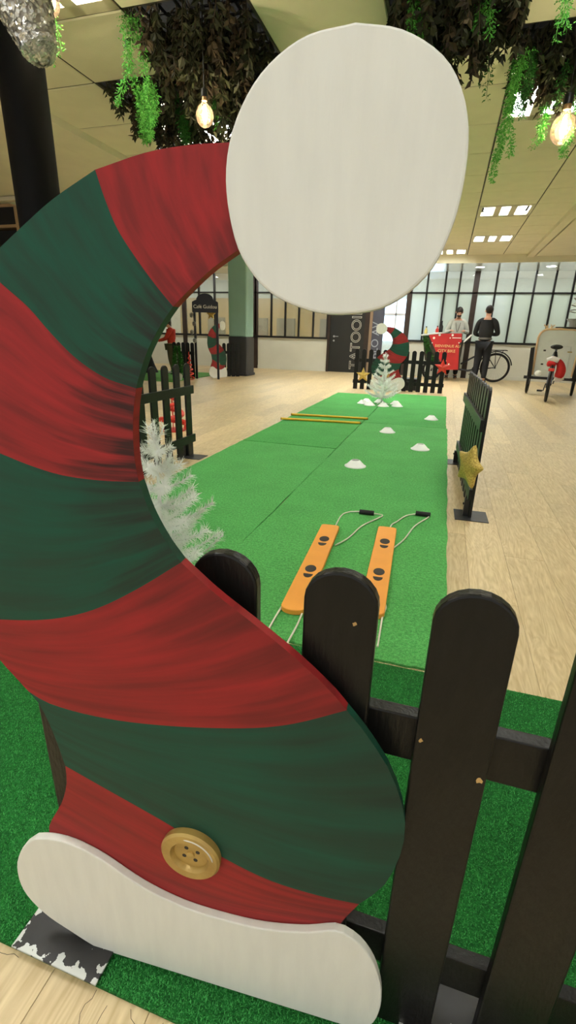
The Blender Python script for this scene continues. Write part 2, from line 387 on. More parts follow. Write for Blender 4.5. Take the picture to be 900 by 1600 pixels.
for (i, j) in sorted(LIGHTS):
    cx = X0+(i+.5)*TX if i < 1 else X0+TX+.39; cy = Y0+(j+.5)*TY
    lab = 'square louvred ceiling light with three bright cells, from the real and added fittings set flush between beige tiles'
    if (i, j) == (0, 2): lab = 'louvred ceiling light just beyond the foliage with the large glowing bulb'
    if (i, j) == (-4, 2): lab = 'louvred ceiling light behind the foliage above the red stripe of the big hat'
    if (i, j) == (0, 10): lab = 'louvred ceiling light closest to the glossy soffit in the row behind the large bulb'
    if (i, j) == (0, 7): lab = 'louvred ceiling light second from the glossy soffit in the row behind the large bulb'
    if tl0 is None: t = tl0 = troffer(lab)
    else: t = copy_tree(tl0)
    t['label'] = lab; t.location = (cx, cy, CZ+.002)
    if i == 1: t.scale.x = 0.6; t.location.x = X0+TX+.26
    if lab.startswith('louvred'): del t['group']

for sx_ in (-6.2, 4.3):  # fill lights added under the plaster sides to lift the far hall
    for sy_ in (4.2, 7.0, 9.6, 12.2):
        t = copy_tree(tl0); t.location = (sx_, sy_, 2.80); t['label'] = 'square louvred fill light added under the plaster side of the ceiling'; t['group'] = 'added fill lights on the plaster ceiling'
M_spot = mat_emit('downlight_glow', (1.0, .97, .90, 1), 110.0)
for k in range(9):
    t = thing('downlight', 'small round recessed downlight in the glossy soffit before the glass wall', 'ceiling light', (-9.1+k*1.61, 14.15, 2.735), 0, 'soffit downlights')
    MB().lathe([(.115, -.006), (.115, 0), (.09, -.002)], 24, capb=False, capt=False).build('ring', M_plaster, t); MB().lathe([(.09, -.004), (.09, -.003)], 24).build('lens', M_spot, t)
# ------------------------------------------------------------------ far wall, windows, doors
wl = struct(MB().box(-10.5, -3.44, FAR, FAR+.12, 0, .93).build('wall_far', M_white_wall))
MB().box(-1.05, 7.0, FAR, FAR+.12, 0, .93).build('wall_panel', M_white_wall, wl)
MB().box(-2.34, -2.20, FAR-.05, FAR+.12, 0, 2.735).build('wall_panel', M_brown_frame, wl)
MB().box(-3.44, -2.2, FAR+.0, FAR+.12, 2.12, 2.735).build('wall_panel', M_white_wall, wl)
bb = struct(MB().box(-10.5, -3.46, FAR-.02, FAR, 0, .10).build('baseboard_far', M_white_wall))
bb2 = struct(MB().box(-1.05, 7.0, FAR-.02, FAR, 0, .10).build('baseboard_right_bay', M_white_wall))
def window(name, xs, thick, glass_lo, glass_hi, x_end=None, sill=.93, mid=2.21, top=2.735):
    r = sroot(name)
    for k, xx in enumerate(xs):
        wd = .07 if k in thick else .024
        MB().box(xx-wd, xx+wd, FAR-.03, FAR+.05, sill if k not in thick else 0, top).build('mullion', M_brown_frame if k in thick else M_black_frame, r)
    MB().box(xs[0], xs[-1], FAR-.035, FAR+.05, sill, sill+.055).build('sill_rail', M_black_frame, r)
    MB().box(xs[0], xs[-1], FAR-.03, FAR+.05, mid-.02, mid+.02).build('transom', M_black_frame, r)
    for a, b in zip(xs[:-1], xs[1:]):
        MB().box(a+.02, b-.02, FAR+.005, FAR+.015, sill+.05, mid-.02).build('pane', glass_lo, r)
        MB().box(a+.02, b-.02, FAR+.005, FAR+.015, mid+.02, top).build('pane', glass_hi, r)
    return r
window('window_1', [-10.4, -9.85, -9.3, -8.75, -8.2, -7.66, -7.12, -6.6, -6.15, -5.74], (4, 9), M_halffrost, M_clear)
window('window_2', [-5.74, -5.23, -4.78, -4.35, -3.9, -3.46], (), M_halffrost, M_clear)
window('window_3', [-1.15, -.70, -.23, .14, .56, 1.06, 1.53, 1.99, 2.46, 2.9, 3.38, 3.86, 4.34], (0, 4), M_frost, M_clear)
# dark door with outlined lettering beside it
d1 = sroot('door_1')
MB().box(-3.44, -3.37, FAR-.04, FAR+.06, 0, 2.12).build('door_frame', M_brown_frame, d1)
MB().box(-3.44, -2.34, FAR-.04, FAR+.06, 2.08, 2.16).build('door_frame', M_brown_frame, d1)
leaf = MB().box(-3.37, -2.34, FAR, FAR+.05, .005, 2.08).build('door_leaf', mat('dark_door', C(40, 42, 42), 0.5, var=0.12, scale=3), d1)
h = MB(); h.tube([(-3.24, FAR-.0, 1.02), (-3.24, FAR-.06, 1.02), (-3.10, FAR-.06, 1.02)], .011); h.tube([(-3.24, FAR, .90), (-3.24, FAR-.02, .90)], .028, 12); h.tube([(-3.24, FAR, 1.02), (-3.24, FAR-.012, 1.02)], .03, 12)
h.build('door_handle', M_silver, leaf)
def vertical_text(txt, size, x, z0, m, parent, outline=0.0, yy=FAR-.012, sx=1.0):
    me = text_mesh(txt, size, .003, outline, 'LEFT', sx)
    o = link('lettering', me, m, parent); o.matrix_local = Matrix.Translation((x, yy, z0)) @ Matrix.Rotation(PI/2, 4, 'X') @ Matrix.Rotation(PI/2, 4, 'Z')
    return o
M_letter = mat('white_lettering', C(222, 222, 212), 0.6, var=0.04)
vertical_text('TATOOINE', .40, -2.57, .10, M_letter, d1, outline=.007)
# glazed entrance with a dark lettered panel
d2 = sroot('door_2')
MB().box(-2.20, -2.12, FAR-.06, FAR+.06, 0, 2.735).build('door_frame', mat('beige_jamb', C(150, 128, 108), 0.6, var=0.1), d2)
p2 = MB().box(-2.12, -1.80, FAR-.02, FAR+.02, 0, 2.735).build('lettered_panel', mat('slate_panel', C(84, 88, 104), 0.5, var=0.1), d2)
vertical_text('BLO AV', .30, -2.0, .42, mat('pale_lettering', C(176, 184, 200), 0.6, var=0.05), p2, yy=FAR-.026)
MB().box(-1.80, -1.17, FAR+.0, FAR+.012, .02, 2.735).build('pane', M_clear, d2)
MB().box(-1.80, -1.17, FAR-.015, FAR+.03, 1.62, 1.68).build('glazing_bar', mat('white_frame', C(226, 230, 234), 0.4, var=0.03), d2)
MB().box(-1.50, -1.46, FAR-.015, FAR+.03, .02, 2.735).build('glazing_bar', MATS['white_frame'], d2)

# rooms behind the glass
wb = struct(MB().box(-10.5, 7.0, 19.0, 19.1, 0, 3.0).build('wall_back_office', mat('back_wall', C(222, 226, 218), 0.7, var=0.05)))
cb = struct(MB().box(-10.5, 7.0, FAR+.12, 19.0, 2.95, 3.0).build('ceiling_back_office', mat('back_ceiling', C(226, 226, 222), 0.7, var=0.05)))
MB().box(-2.95, -2.85, FAR+.12, 19, 0, 2.95).build('partition', MATS['back_wall'], wb)
MB().box(-10.5, -3.0, 18.85, 18.98, 0, 2.3).build('tan_cupboard', mat('tan_wood', C(208, 166, 88), 0.6, var=0.12, scale=5), wb)
for xx in (-9.2, -7.4, -6.3, -4.6): MB().box(xx, xx+.7, 18.7, 18.86, .9, 1.6).build('cupboard_box', mat('taupe_box', C(140, 122, 92), 0.7, var=0.2), wb)
MB().box(-2.6, -.4, 18.9, 18.97, .9, 2.3).build('daylight_pane', M_daylight, wb)
MB().box(.6, 1.5, 16.4, 16.44, 1.2, 2.25).build('picture_board', mat('picture_print', C(150, 176, 214), 0.5, col2=C(226, 200, 214), scale=9), wb)
for xx in (-8.5, -5.6, -1.4, 1.2, 3.6):
    t = MB().box(xx-.8, xx+.8, 15.5, 16.5, 2.92, 2.948).build('light_panel', M_backlight); tag(t, 'flat ceiling light panel in the office behind the glass wall', 'ceiling light', 'office ceiling panels')

# side walls of the hall
struct(MB().box(-10.6, -10.5, -3.2, 19, 0, 3.0).build('wall_left', M_white_wall))
struct(MB().box(7.0, 7.1, -3.2, 19, 0, 3.0).build('wall_right', M_white_wall))

# ------------------------------------------------------------------ columns
pc = struct(MB().box(-5.33, -4.84, 12.0, 12.5, 0.95, 2.86).build('teal_column', M_teal, bevel=.03))
MB().box(-5.34, -4.83, 11.99, 12.51, 0.05, .955).build('column_dado', M_char, pc, bevel=.03)
MB().box(-5.36, -4.81, 11.97, 12.53, 0, .07).build('column_plinth', M_char, pc, bevel=.02)
cp = on_y((45, 200), 2.75)
bc = struct(MB().lathe([(.125, 0), (.125, 2.9)], 40).build('round_black_column', mat('black_column_paint', C(10, 10, 13), 0.6, var=0.2, spec=0.12), smooth=True)); bc.location = (cp.x, 2.75, 0)
# dark shelving on the left
sh = thing('shelf_unit', 'tall black shelving with pale wooden edges behind the round black column', 'shelf', (-6.93, 6.95, 0))
MB().box(-.6, .25, .35, .37, 0, 3.2-.36).build('back_panel', M_blackm, sh)
for xx in (-.6, .25): MB().box(xx, xx+.05, 0, .36, 0, 2.84).build('side_panel', mat('pale_wood', C(176, 146, 108), 0.6, var=0.15, stretch=(1, 1, 6)), sh)
for zz in (0.02, .5, 1.0, 1.5, 2.02, 2.52, 2.80): MB().box(-.55, .25, 0, .35, zz, zz+.04).build('shelf_board', MATS['pale_wood'], sh)
for zz in (2.06, 2.56, 1.54): MB().box(-.54, .24, .02, .34, zz+.005, zz+.24 if zz > 2.5 else zz+.42).build('black_bin', M_blackcloth, sh)

# ------------------------------------------------------------------ turf mats
def turf(label, x0, x1, y0, y1, m, z=0.010, grp=None, wav=0.004):
    mb = MB(); n = 40; vs = []; top = []
    def edge(a, b):
        out = []
        for k in range(n):
            t = k/n; p = Vector(a).lerp(Vector(b), t); d = Vector((-(b[1]-a[1]), b[0]-a[0])).normalized()
            out.append(p+d*R_.uniform(-wav, wav)*(0 if k == 0 else 1))
        return out
    ring = edge((x0, y0), (x1, y0))+edge((x1, y0), (x1, y1))+edge((x1, y1), (x0, y1))+edge((x0, y1), (x0, y0))
    k = len(ring)
    mb.add([(p.x, p.y, 0.0005) for p in ring]+[(p.x, p.y, z) for p in ring], [tuple(range(k, 2*k))]+[(i, (i+1) % k, (i+1) % k+k, i+k) for i in range(k)])
    return tag(mb.build('turf_mat', m), label, 'turf mat', grp)
turf('bright green artificial turf mat lying under the two orange skis', -.905, .14, 1.42, 6.24, M_turf)
turf('bright green artificial turf mat beside the white tree, joined to the ski lane', -1.90, -.91, 1.42, 4.58, M_turf)
turf('bright green turf mat under the two yellow poles', -1.90, -.912, 4.60, 9.45, M_turf_far)
turf('bright green turf mat reaching the far picket fence with the red star', -.905, .125, 6.25, 9.85, M_turf_far)
tn = thing('turf_mat', 'deep green curly turf strip under the big hat figure and black picket fence', 'turf mat')
xa, xb, ya, yb = -1.6, 1.5, .376, 1.405
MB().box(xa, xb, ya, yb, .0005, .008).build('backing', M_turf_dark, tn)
vs = []; fs = []
rr = random.Random(3)
for k in range(170000):
    yy = ya+(yb-ya)*rr.random()**1.15; xx = rr.uniform(max(xa, -1.05-yy*.4), min(xb, .35+yy*.65)); a = rr.uniform(0, 2*PI); l = rr.uniform(.004, .0085); wd = .0011
    dx, dy = math.cos(a), math.sin(a); b0 = len(vs); zz = .0075
    vs += [(xx-dy*wd, yy+dx*wd, zz), (xx+dy*wd, yy-dx*wd, zz), (xx+dx*l*.7, yy+dy*l*.7, zz+l*rr.uniform(.3, .8))]; fs.append((b0, b0+1, b0+2))
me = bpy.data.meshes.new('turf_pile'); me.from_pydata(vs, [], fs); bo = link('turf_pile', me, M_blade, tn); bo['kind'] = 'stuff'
# loose threads at the cut edge
th = MB()
for (sx, sy) in ((-.43, .372), (-.36, .368), (-.30, .37), (-.66, .37), (-.40, .36)):
    pts = [Vector((sx, sy, .004))]
    a = rr.uniform(-2.5, -.6)
    for q in range(6): a += rr.uniform(-.7, .7); pts.append(pts[-1]+Vector((math.cos(a), math.sin(a), 0))*.012)
    th.tube(pts, .0004, 5)
th.build('loose_thread', M_foot, tn)['kind'] = 'stuff'
turf('pale green turf mat under the striped figure beside the teal column', -8.6, -5.62, 9.6, 12.3, mat_turf('light_turf', C(122, 196, 96), C(84, 158, 66), 200, .4), wav=.01)

# ------------------------------------------------------------------ picket fences
def picket_mesh(w_, h_, t_):
    poly = [(-w_/2, 0), (w_/2, 0)]
    for k in range(13):
        a = PI*k/12; poly.append((w_/2*math.cos(a), h_-w_/2*.92+w_/2*.92*math.sin(a)))
    return MB().prism(poly, 0, t_).mesh('picket')
PKM = picket_mesh(.088, .800, .018); PKM.materials.append(M_fence)
def fence(label, loc, rz, n, x_first, pitch=.144, rail_side=1, plates=(), ext=.06, rails=(.546, .12), z0=.008, group=None, scuff=False, pk=None):
    t = thing('picket_fence', label, 'fence', (loc[0], loc[1], 0), rz, group)
    for k in range(n):
        o = bpy.data.objects.new('picket', pk or PKM); COL.objects.link(o); o.parent = t; o.location = (x_first+k*pitch, 0, z0)
        md = o.modifiers.new('bevel', 'BEVEL'); md.width = .003; md.segments = 2; md.limit_method = 'ANGLE'
    a, b = x_first-ext, x_first+(n-1)*pitch+ext
    for zz in rails:
        y0, y1 = (.018, .038) if rail_side > 0 else (-.020, 0.0)
        MB().box(a, b, y0, y1, zz, zz+.07).build('rail', M_fence, t, bevel=.002)
    for (px_, py0, py1, wd) in plates:
        p = MB().box(px_-wd/2, px_+wd/2, py0, py1, .001 if z0 < .005 else .0175, .005 if z0 < .005 else .0215).build('foot_plate', M_steel, t, bevel=.001)
        qx = px_+(.06 if z0 > .005 else 0); br = MB(); br.box(qx-.02, qx+.02, .0185, .05, .004, .11); br.tube([(qx, .05, .08), (qx, .058, .08)], .008, 6); br.build('bracket', M_blackm, p)
    return t
def mat_scuffed():
    m = mat('scuffed_plate', C(58, 58, 60), 0.45, metal=0.4, var=0.3, scale=14)
    nt = m.node_tree; b = nt.nodes['Principled BSDF']; old = b.inputs['Base Color'].links[0].from_socket
    tc = nt.nodes.new('ShaderNodeTexCoord'); n = nt.nodes.new('ShaderNodeTexNoise'); n.inputs['Scale'].default_value = 52; n.inputs['Detail'].default_value = 4; nt.links.new(tc.outputs['Object'], n.inputs['Vector'])
    sp = nt.nodes.new('ShaderNodeSeparateXYZ'); nt.links.new(tc.outputs['Generated'], sp.inputs[0])
    # worn band along the rim
    def absd(sock):
        s = nt.nodes.new('ShaderNodeMath'); s.operation = 'SUBTRACT'; s.inputs[1].default_value = .5; nt.links.new(sock, s.inputs[0])
        a = nt.nodes.new('ShaderNodeMath'); a.operation = 'ABSOLUTE'; nt.links.new(s.outputs[0], a.inputs[0]); return a.outputs[0]
    mxm = nt.nodes.new('ShaderNodeMath'); mxm.operation = 'MAXIMUM'; nt.links.new(absd(sp.outputs[0]), mxm.inputs[0]); nt.links.new(absd(sp.outputs[1]), mxm.inputs[1])
    r = nt.nodes.new('ShaderNodeMapRange'); r.inputs[1].default_value = .37; r.inputs[2].default_value = .5; r.inputs[3].default_value = 0; r.inputs[4].default_value = .22; nt.links.new(mxm.outputs[0], r.inputs[0])
    ad = nt.nodes.new('ShaderNodeMath'); ad.operation = 'ADD'; nt.links.new(n.outputs[0], ad.inputs[0]); nt.links.new(r.outputs[0], ad.inputs[1])
    gt = nt.nodes.new('ShaderNodeMath'); gt.operation = 'GREATER_THAN'; gt.inputs[1].default_value = .69; nt.links.new(ad.outputs[0], gt.inputs[0])
    mx = nt.nodes.new('ShaderNodeMix'); mx.data_type = 'RGBA'; nt.links.new(gt.outputs[0], mx.inputs[0]); nt.links.new(old, mx.inputs[6]); mx.inputs[7].default_value = C(196, 200, 198)
    nt.links.new(mx.outputs[2], b.inputs['Base Color']); return m
M_scuff = mat_scuffed()
nf = fence('black picket fence on the deep green turf, behind the big striped hat figure', (0, .482), 0, 7, -.522, pitch=.1475, plates=((-.518, -.112, .10, .178), (.150, -.06, .13, .17)))
for ch in nf.children:
    if ch.name.startswith('foot_plate'): ch.data.materials.clear(); ch.data.materials.append(M_scuff)
# bare wood chips on the pickets
ch_ = mat('bare_wood', C(196, 158, 98), 0.7, var=0.2)
for ci, (cx, cz, cw) in enumerate(((.104, .562, .005), (.031, .60, .003), (-.061, .745, .003))):
    poly = []
    for k in range(9):
        a = 2*PI*k/9; r = rr.uniform(.5, 1); poly.append((cx+cw*r*math.cos(a), cz+cw*1.2*r*math.sin(a)))
    MB().prism(poly, -.0006, .0003).build('paint_chip', ch_, nf)

fence('black picket fence at the end of the lane carrying a gold and a red star', (-.875, 10.42), .0, 13, -.864, plates=(), z0=.001)
fence('black picket fence with a glittery gold star tied to it, on the wooden floor', (.285, 3.03), PI/2+.03, 11, .05, rail_side=1, plates=((.05, -.10, .10, .20), (1.49, -.10, .10, .20)), z0=.001)
fence('black picket fence behind the white tree, standing beside the turf edge', (-2.09, 2.36), PI/2, 9, .03, pitch=.18, rail_side=-1, plates=((1.42, -.15, .08, .17),), z0=.001)

# ------------------------------------------------------------------ hat figure (gnome) cut from board
A_, B_ = .466, .08
def board_pt(p):
    r = ray(p); t = A_/(r.y-B_*r.x); q = Vector((0, 0, EYE))+r*t
    return (q.x*math.sqrt(1+B_*B_), q.z)
ORX = -.29
def bl(pts): return [Vector((board_pt(p)[0]-ORX, board_pt(p)[1])) for p in pts]
Lseg = [[(402, 215), (363, 222), (300, 226), (230, 238), (150, 265)],
        [(150, 265), (85, 310), (40, 350), (0, 388), (-25, 413)],
        [(-25, 413), (-60, 455), (-95, 520), (-115, 590), (-124, 660)],
        [(-124, 660), (-125, 720), (-115, 790), (-95, 870), (-50, 962)],
        [(-50, 962), (0, 1030), (22, 1055), (45, 1080)],
        [(45, 1080), (65, 1105), (86, 1150), (103, 1197)],
        [(103, 1197), (105, 1225), (97, 1255), (80, 1285), (78, 1302), (95, 1325)]]
Rseg = [[(412, 365), (373, 391), (330, 422), (292, 458), (272, 479)],
        [(272, 479), (253, 507), (231, 550), (218, 590), (214, 607)],
        [(214, 607), (210, 640), (209, 680), (212, 720), (218, 753)],
        [(218, 753), (235, 800), (260, 846), (284, 879)],
        [(284, 879), (340, 930), (410, 985), (470, 1035), (520, 1083), (543, 1110)],
        [(543, 1110), (575, 1150), (610, 1205), (630, 1260), (634, 1300), (625, 1340), (600, 1385), (562, 1413)],
        [(562, 1413), (540, 1435), (522, 1458)]]
Bnd = [[(402, 215), (404, 290), (412, 365)],
       [(150, 265), (165, 310), (185, 358), (215, 405), (245, 446), (272, 479)],
       [(-25, 413), (0, 440), (45, 480), (80, 520), (120, 560), (165, 590), (214, 607)],
       [(-124, 660), (-60, 684), (0, 708), (50, 728), (100, 743), (160, 751), (218, 753)],
       [(-50, 962), (0, 968), (60, 969), (110, 963), (160, 948), (220, 918), (284, 879)],
       [(45, 1080), (75, 1098), (130, 1115), (200, 1128), (290, 1136), (390, 1138), (460, 1131), (543, 1110)],
       [(103, 1197), (170, 1235), (260, 1286), (340, 1335), (420, 1375), (500, 1400), (562, 1413)],
       [(95, 1325), (165, 1365), (250, 1410), (350, 1440), (522, 1458)]]
def paint(name, base, alt):
    m = bpy.data.materials.new(name); m.use_nodes = True; nt = m.node_tree; b = nt.nodes['Principled BSDF']
    uv = nt.nodes.new('ShaderNodeUVMap'); uv.uv_map = 'UVMap'
    def noise(sx, sy, det, ofs=0.0):
        mp = nt.nodes.new('ShaderNodeMapping'); mp.inputs['Scale'].default_value = (sx, sy, 1); mp.inputs['Location'].default_value = (ofs, ofs, 0); nt.links.new(uv.outputs[0], mp.inputs[0])
        n = nt.nodes.new('ShaderNodeTexNoise'); n.inputs['Scale'].default_value = 1.0; n.inputs['Detail'].default_value = det; nt.links.new(mp.outputs[0], n.inputs['Vector']); return n.outputs[0]
    def rng(s, a, b_, c, d):
        r = nt.nodes.new('ShaderNodeMapRange'); r.inputs[1].default_value = a; r.inputs[2].default_value = b_; r.inputs[3].default_value = c; r.inputs[4].default_value = d; nt.links.new(s, r.inputs[0]); return r.outputs[0]
    def mth(op, s, t):
        k = nt.nodes.new('ShaderNodeMath'); k.operation = op
        for i_, q in enumerate((s, t)):
            if isinstance(q, float): k.inputs[i_].default_value = q
            else: nt.links.new(q, k.inputs[i_])
        return k.outputs[0]
    st = noise(1.4, 9.0, 6); mx = nt.nodes.new('ShaderNodeMix'); mx.data_type = 'RGBA'; mx.inputs[6].default_value = base; mx.inputs[7].default_value = alt
    nt.links.new(rng(st, .35, .65, 0, 1), mx.inputs[0])
    # dry brushed black strokes along the hat's folds, painted on the board
    sp = nt.nodes.new('ShaderNodeSeparateXYZ'); nt.links.new(uv.outputs[0], sp.inputs[0])
    u = sp.outputs[0]; edge = rng(u, .45, 1.0, 0.0, .42)
    at = nt.nodes.new('ShaderNodeAttribute'); at.attribute_type = 'OBJECT'; at.attribute_name = 'brush'
    stroke = mth('ADD', noise(1.0, 11.0, 6, 3.1), edge)
    stroke = mth('ADD', mth('MULTIPLY', noise(2.2, 3.5, 2, 7.7), .7), stroke)
    k = mth('MULTIPLY', rng(stroke, 1.06, 1.34, 0, .8), at.outputs['Fac'])
    m2 = nt.nodes.new('ShaderNodeMix'); m2.data_type = 'RGBA'; nt.links.new(k, m2.inputs[0]); nt.links.new(mx.outputs[2], m2.inputs[6]); m2.inputs[7].default_value = C(34, 22, 20)
    nt.links.new(m2.outputs[2], b.inputs['Base Color']); b.inputs['Roughness'].default_value = 0.6; b.inputs['Specular IOR Level'].default_value = .3
    bp = nt.nodes.new('ShaderNodeBump'); bp.inputs['Strength'].default_value = .05; bp.inputs['Distance'].default_value = .003; nt.links.new(noise(6.0, 40.0, 6), bp.inputs['Height']); nt.links.new(bp.outputs[0], b.inputs['Normal'])
    return m
M_red = paint('red_board_paint', C(156, 36, 38), C(122, 32, 32))
M_green = paint('green_board_paint', C(16, 76, 58), C(26, 60, 46))
TH = .013
def stripe_mesh(i, nu=26, nv=12):
    top = smooth_pts(bl(Bnd[i]), nu); bot = smooth_pts(bl(Bnd[i+1]), nu); lef = smooth_pts(bl(Lseg[i]), nv); rig = smooth_pts(bl(Rseg[i]), nv)
    P = {}
    for a in range(nu+1):
        for b in range(nv+1):
            u, v = a/nu, b/nv
            q = top[a]*(1-v)+bot[a]*v+lef[b]*(1-u)+rig[b]*u-(top[0]*(1-u)*(1-v)+top[nu]*u*(1-v)+bot[0]*(1-u)*v+bot[nu]*u*v)
            P[a, b] = q
    idx = {}; vs = []; fs = []; uvs = []
    for k, y in ((0, 0.0), (1, TH)):
        for key, q in P.items(): idx[key+(k,)] = len(vs); vs.append((q.x, y, q.y)); uvs.append((key[0]/nu, key[1]/nv))
    for a in range(nu):
        for b in range(nv):
            fs.append((idx[a, b, 0], idx[a, b+1, 0], idx[a+1, b+1, 0], idx[a+1, b, 0])); fs.append((idx[a, b, 1], idx[a+1, b, 1], idx[a+1, b+1, 1], idx[a, b+1, 1]))
    def side(keys):
        for p, q in zip(keys[:-1], keys[1:]): fs.append((idx[p+(0,)], idx[q+(0,)], idx[q+(1,)], idx[p+(1,)]))
    side([(0, b) for b in range(nv+1)]); side([(nu, b) for b in range(nv, -1, -1)]); side([(a, 0) for a in range(nu, -1, -1)]); side([(a, nv) for a in range(nu+1)])
    me = bpy.data.meshes.new('stripe'); me.from_pydata(vs, [], fs)
    ul = me.uv_layers.new(name='UVMap')
    for lp in me.loops: ul.data[lp.index].uv = uvs[lp.vertex_index]
    for pl in me.polygons:
        if pl.index >= 2*nu*nv:            # the sawn edge is painted plain
            for li in pl.loop_indices: ul.data[li].uv = (.25, uvs[me.loops[li].vertex_index][1])
    bm = bmesh.new(); bm.from_mesh(me); bmesh.ops.recalc_face_normals(bm, faces=bm.faces); bm.to_mesh(me); bm.free()
    return me
def gnome(label, group=None):
    t = thing('hat_figure', label, 'cutout figure', group=group)
    for i in range(7):
        o = link('red_stripe' if i % 2 == 0 else 'green_stripe', stripe_mesh(i), M_red if i % 2 == 0 else M_green, t)
        o['brush'] = (0.55, .9, 1.15, .75, .55, .5, .4)[i]
    pom = []
    pc_ = bl([(546, 268)])[0]
    for p in smooth_pts(bl([(560, 48), (480, 70), (415, 125), (375, 200), (361, 275), (368, 350), (388, 410), (430, 460), (490, 487), (545, 492), (610, 478), (670, 430), (705, 365), (725, 290), (732, 210), (720, 145), (690, 95), (630, 58), (560, 48)]), 72)[:-1]: pom.append((p.x, p.y))
    MB().prism(pom, -.0125, -.0002).build('pompom', M_whitep, t, bevel=.0022)
    base = [(62, 1300), (44, 1314), (35, 1343), (45, 1380), (75, 1414), (115, 1442), (180, 1480), (300, 1525), (420, 1562), (520, 1589), (555, 1595), (582, 1586), (595, 1562), (597, 1530), (586, 1492), (566, 1463), (543, 1446), (525, 1440), (480, 1443), (430, 1440), (380, 1431), (300, 1408), (230, 1375), (165, 1332), (120, 1309), (85, 1300), (62, 1300)]
    bp_ = [(p.x, max(p.y, .0165)) for p in smooth_pts(bl(base), 110)[:-1]]
    MB().prism(bp_, -.0125, -.0002).build('beard_board', M_whitep, t, bevel=.002)
    # gold button
    bc_ = bl([(302, 1328)])[0]; r = .047
    M = Matrix.Translation((bc_.x, 0, bc_.y)) @ Matrix.Rotation(PI/2, 4, 'X')
    bt = MB().lathe([(r*.98, .0), (r, .004), (r, .010), (r*.93, .0135), (r*.66, .0135), (r*.60, .0105), (r*.57, .0065), (.001, .0065)], 48, M, capt=False).build('button', M_goldp, t, smooth=True)
    MB().lathe([(.006, .006), (.006, .009), (.003, .011)], 12, M).build('button_stud', M_goldp, bt, smooth=True)
    hm = MB()
    for a in range(4):
        hm.lathe([(.0035, .0064), (.0034, .0068)], 10, M @ Matrix.Translation((.013*math.cos(a*PI/2+.55), .013*math.sin(a*PI/2+.55), 0)))
    hm.build('button_hole', M_foot, bt)
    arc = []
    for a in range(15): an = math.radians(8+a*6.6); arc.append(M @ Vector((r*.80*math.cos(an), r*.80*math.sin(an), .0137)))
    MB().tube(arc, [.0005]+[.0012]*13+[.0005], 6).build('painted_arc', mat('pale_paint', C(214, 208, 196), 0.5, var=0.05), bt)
    return t
g1 = gnome('big striped hat figure with white pompom and gold button before the near picket fence')
g1.location = (ORX, A_+B_*ORX, 0); g1.rotation_euler = (0, 0, math.atan(B_))
g2 = copy_tree(g1); g2['label'] = 'striped hat figure with white pompom leaning on the far fence behind the white tree'
g2.location = (-1.06, 10.36, -.012); g2.scale = (-1.12, 1, 1.03)
g2.rotation_euler = (0, 0, 0)
g3 = copy_tree(g1); g3['label'] = 'striped hat figure seen nearly edge-on, beside the teal column'
g3.location = (-5.24, 11.12, -.012); g3.scale = (1, 1, 1.03); g3.rotation_euler = (0, 0, math.radians(72))

# ------------------------------------------------------------------ stars
def star_mesh(r, r2, d, puffy=False):
    m = MB(); vs = []; n = 10
    for k in range(n):
        a = PI/2+k*PI/5; q = r if k % 2 == 0 else r2; vs.append((q*math.cos(a), q*math.sin(a)))
    if not puffy:
        m.prism(vs, -d/2, d/2); m.add([(x, -d/2, z) for x, z in vs]+[(0, -d*1.1, 0)], [(k, (k+1) % 10, 10) for k in range(10)])
        return m
    pts = [(x, -0.25*d, z) for x, z in vs]+[(x, .25*d, z) for x, z in vs]+[(0, -d*.75, 0), (0, d*.75, 0)]
    m.add(pts, [(k, (k+1) % 10, 20) for k in range(10)]+[(10+(k+1) % 10, 10+k, 21) for k in range(10)]+[(k, 10+k, 10+(k+1) % 10, (k+1) % 10) for k in range(10)])
    return m
def star(label, loc, r, m, rot, puffy=False, r2=None):
    o = star_mesh(r, r2 or r*.42, r*.32, puffy).build('star_ornament', m, smooth=puffy)
    if puffy:
        sb = o.modifiers.new('sub', 'SUBSURF'); sb.levels = 2; sb.render_levels = 2
    o.location = loc; o.rotation_euler = rot; return tag(o, label, 'star', 'stars tied to the fences')
star('puffy gold glitter star hanging on the fence on the wooden floor', (.222, 2.965, .35), .185, M_gold, (0, .18, -math.radians(61)), True, .058)
star('flat red star on the far picket fence', (-.02, 10.385, .51), .16, M_redp, (0, 0, 0))
star('flat gold star on the far picket fence', (-1.58, 10.385, .29), .15, M_gold, (0, 0, 0))
star('gold star on top of the sign post beside the edge-on figure', (-5.30, 10.95, 1.43), .12, M_gold, (0, 0, 0))

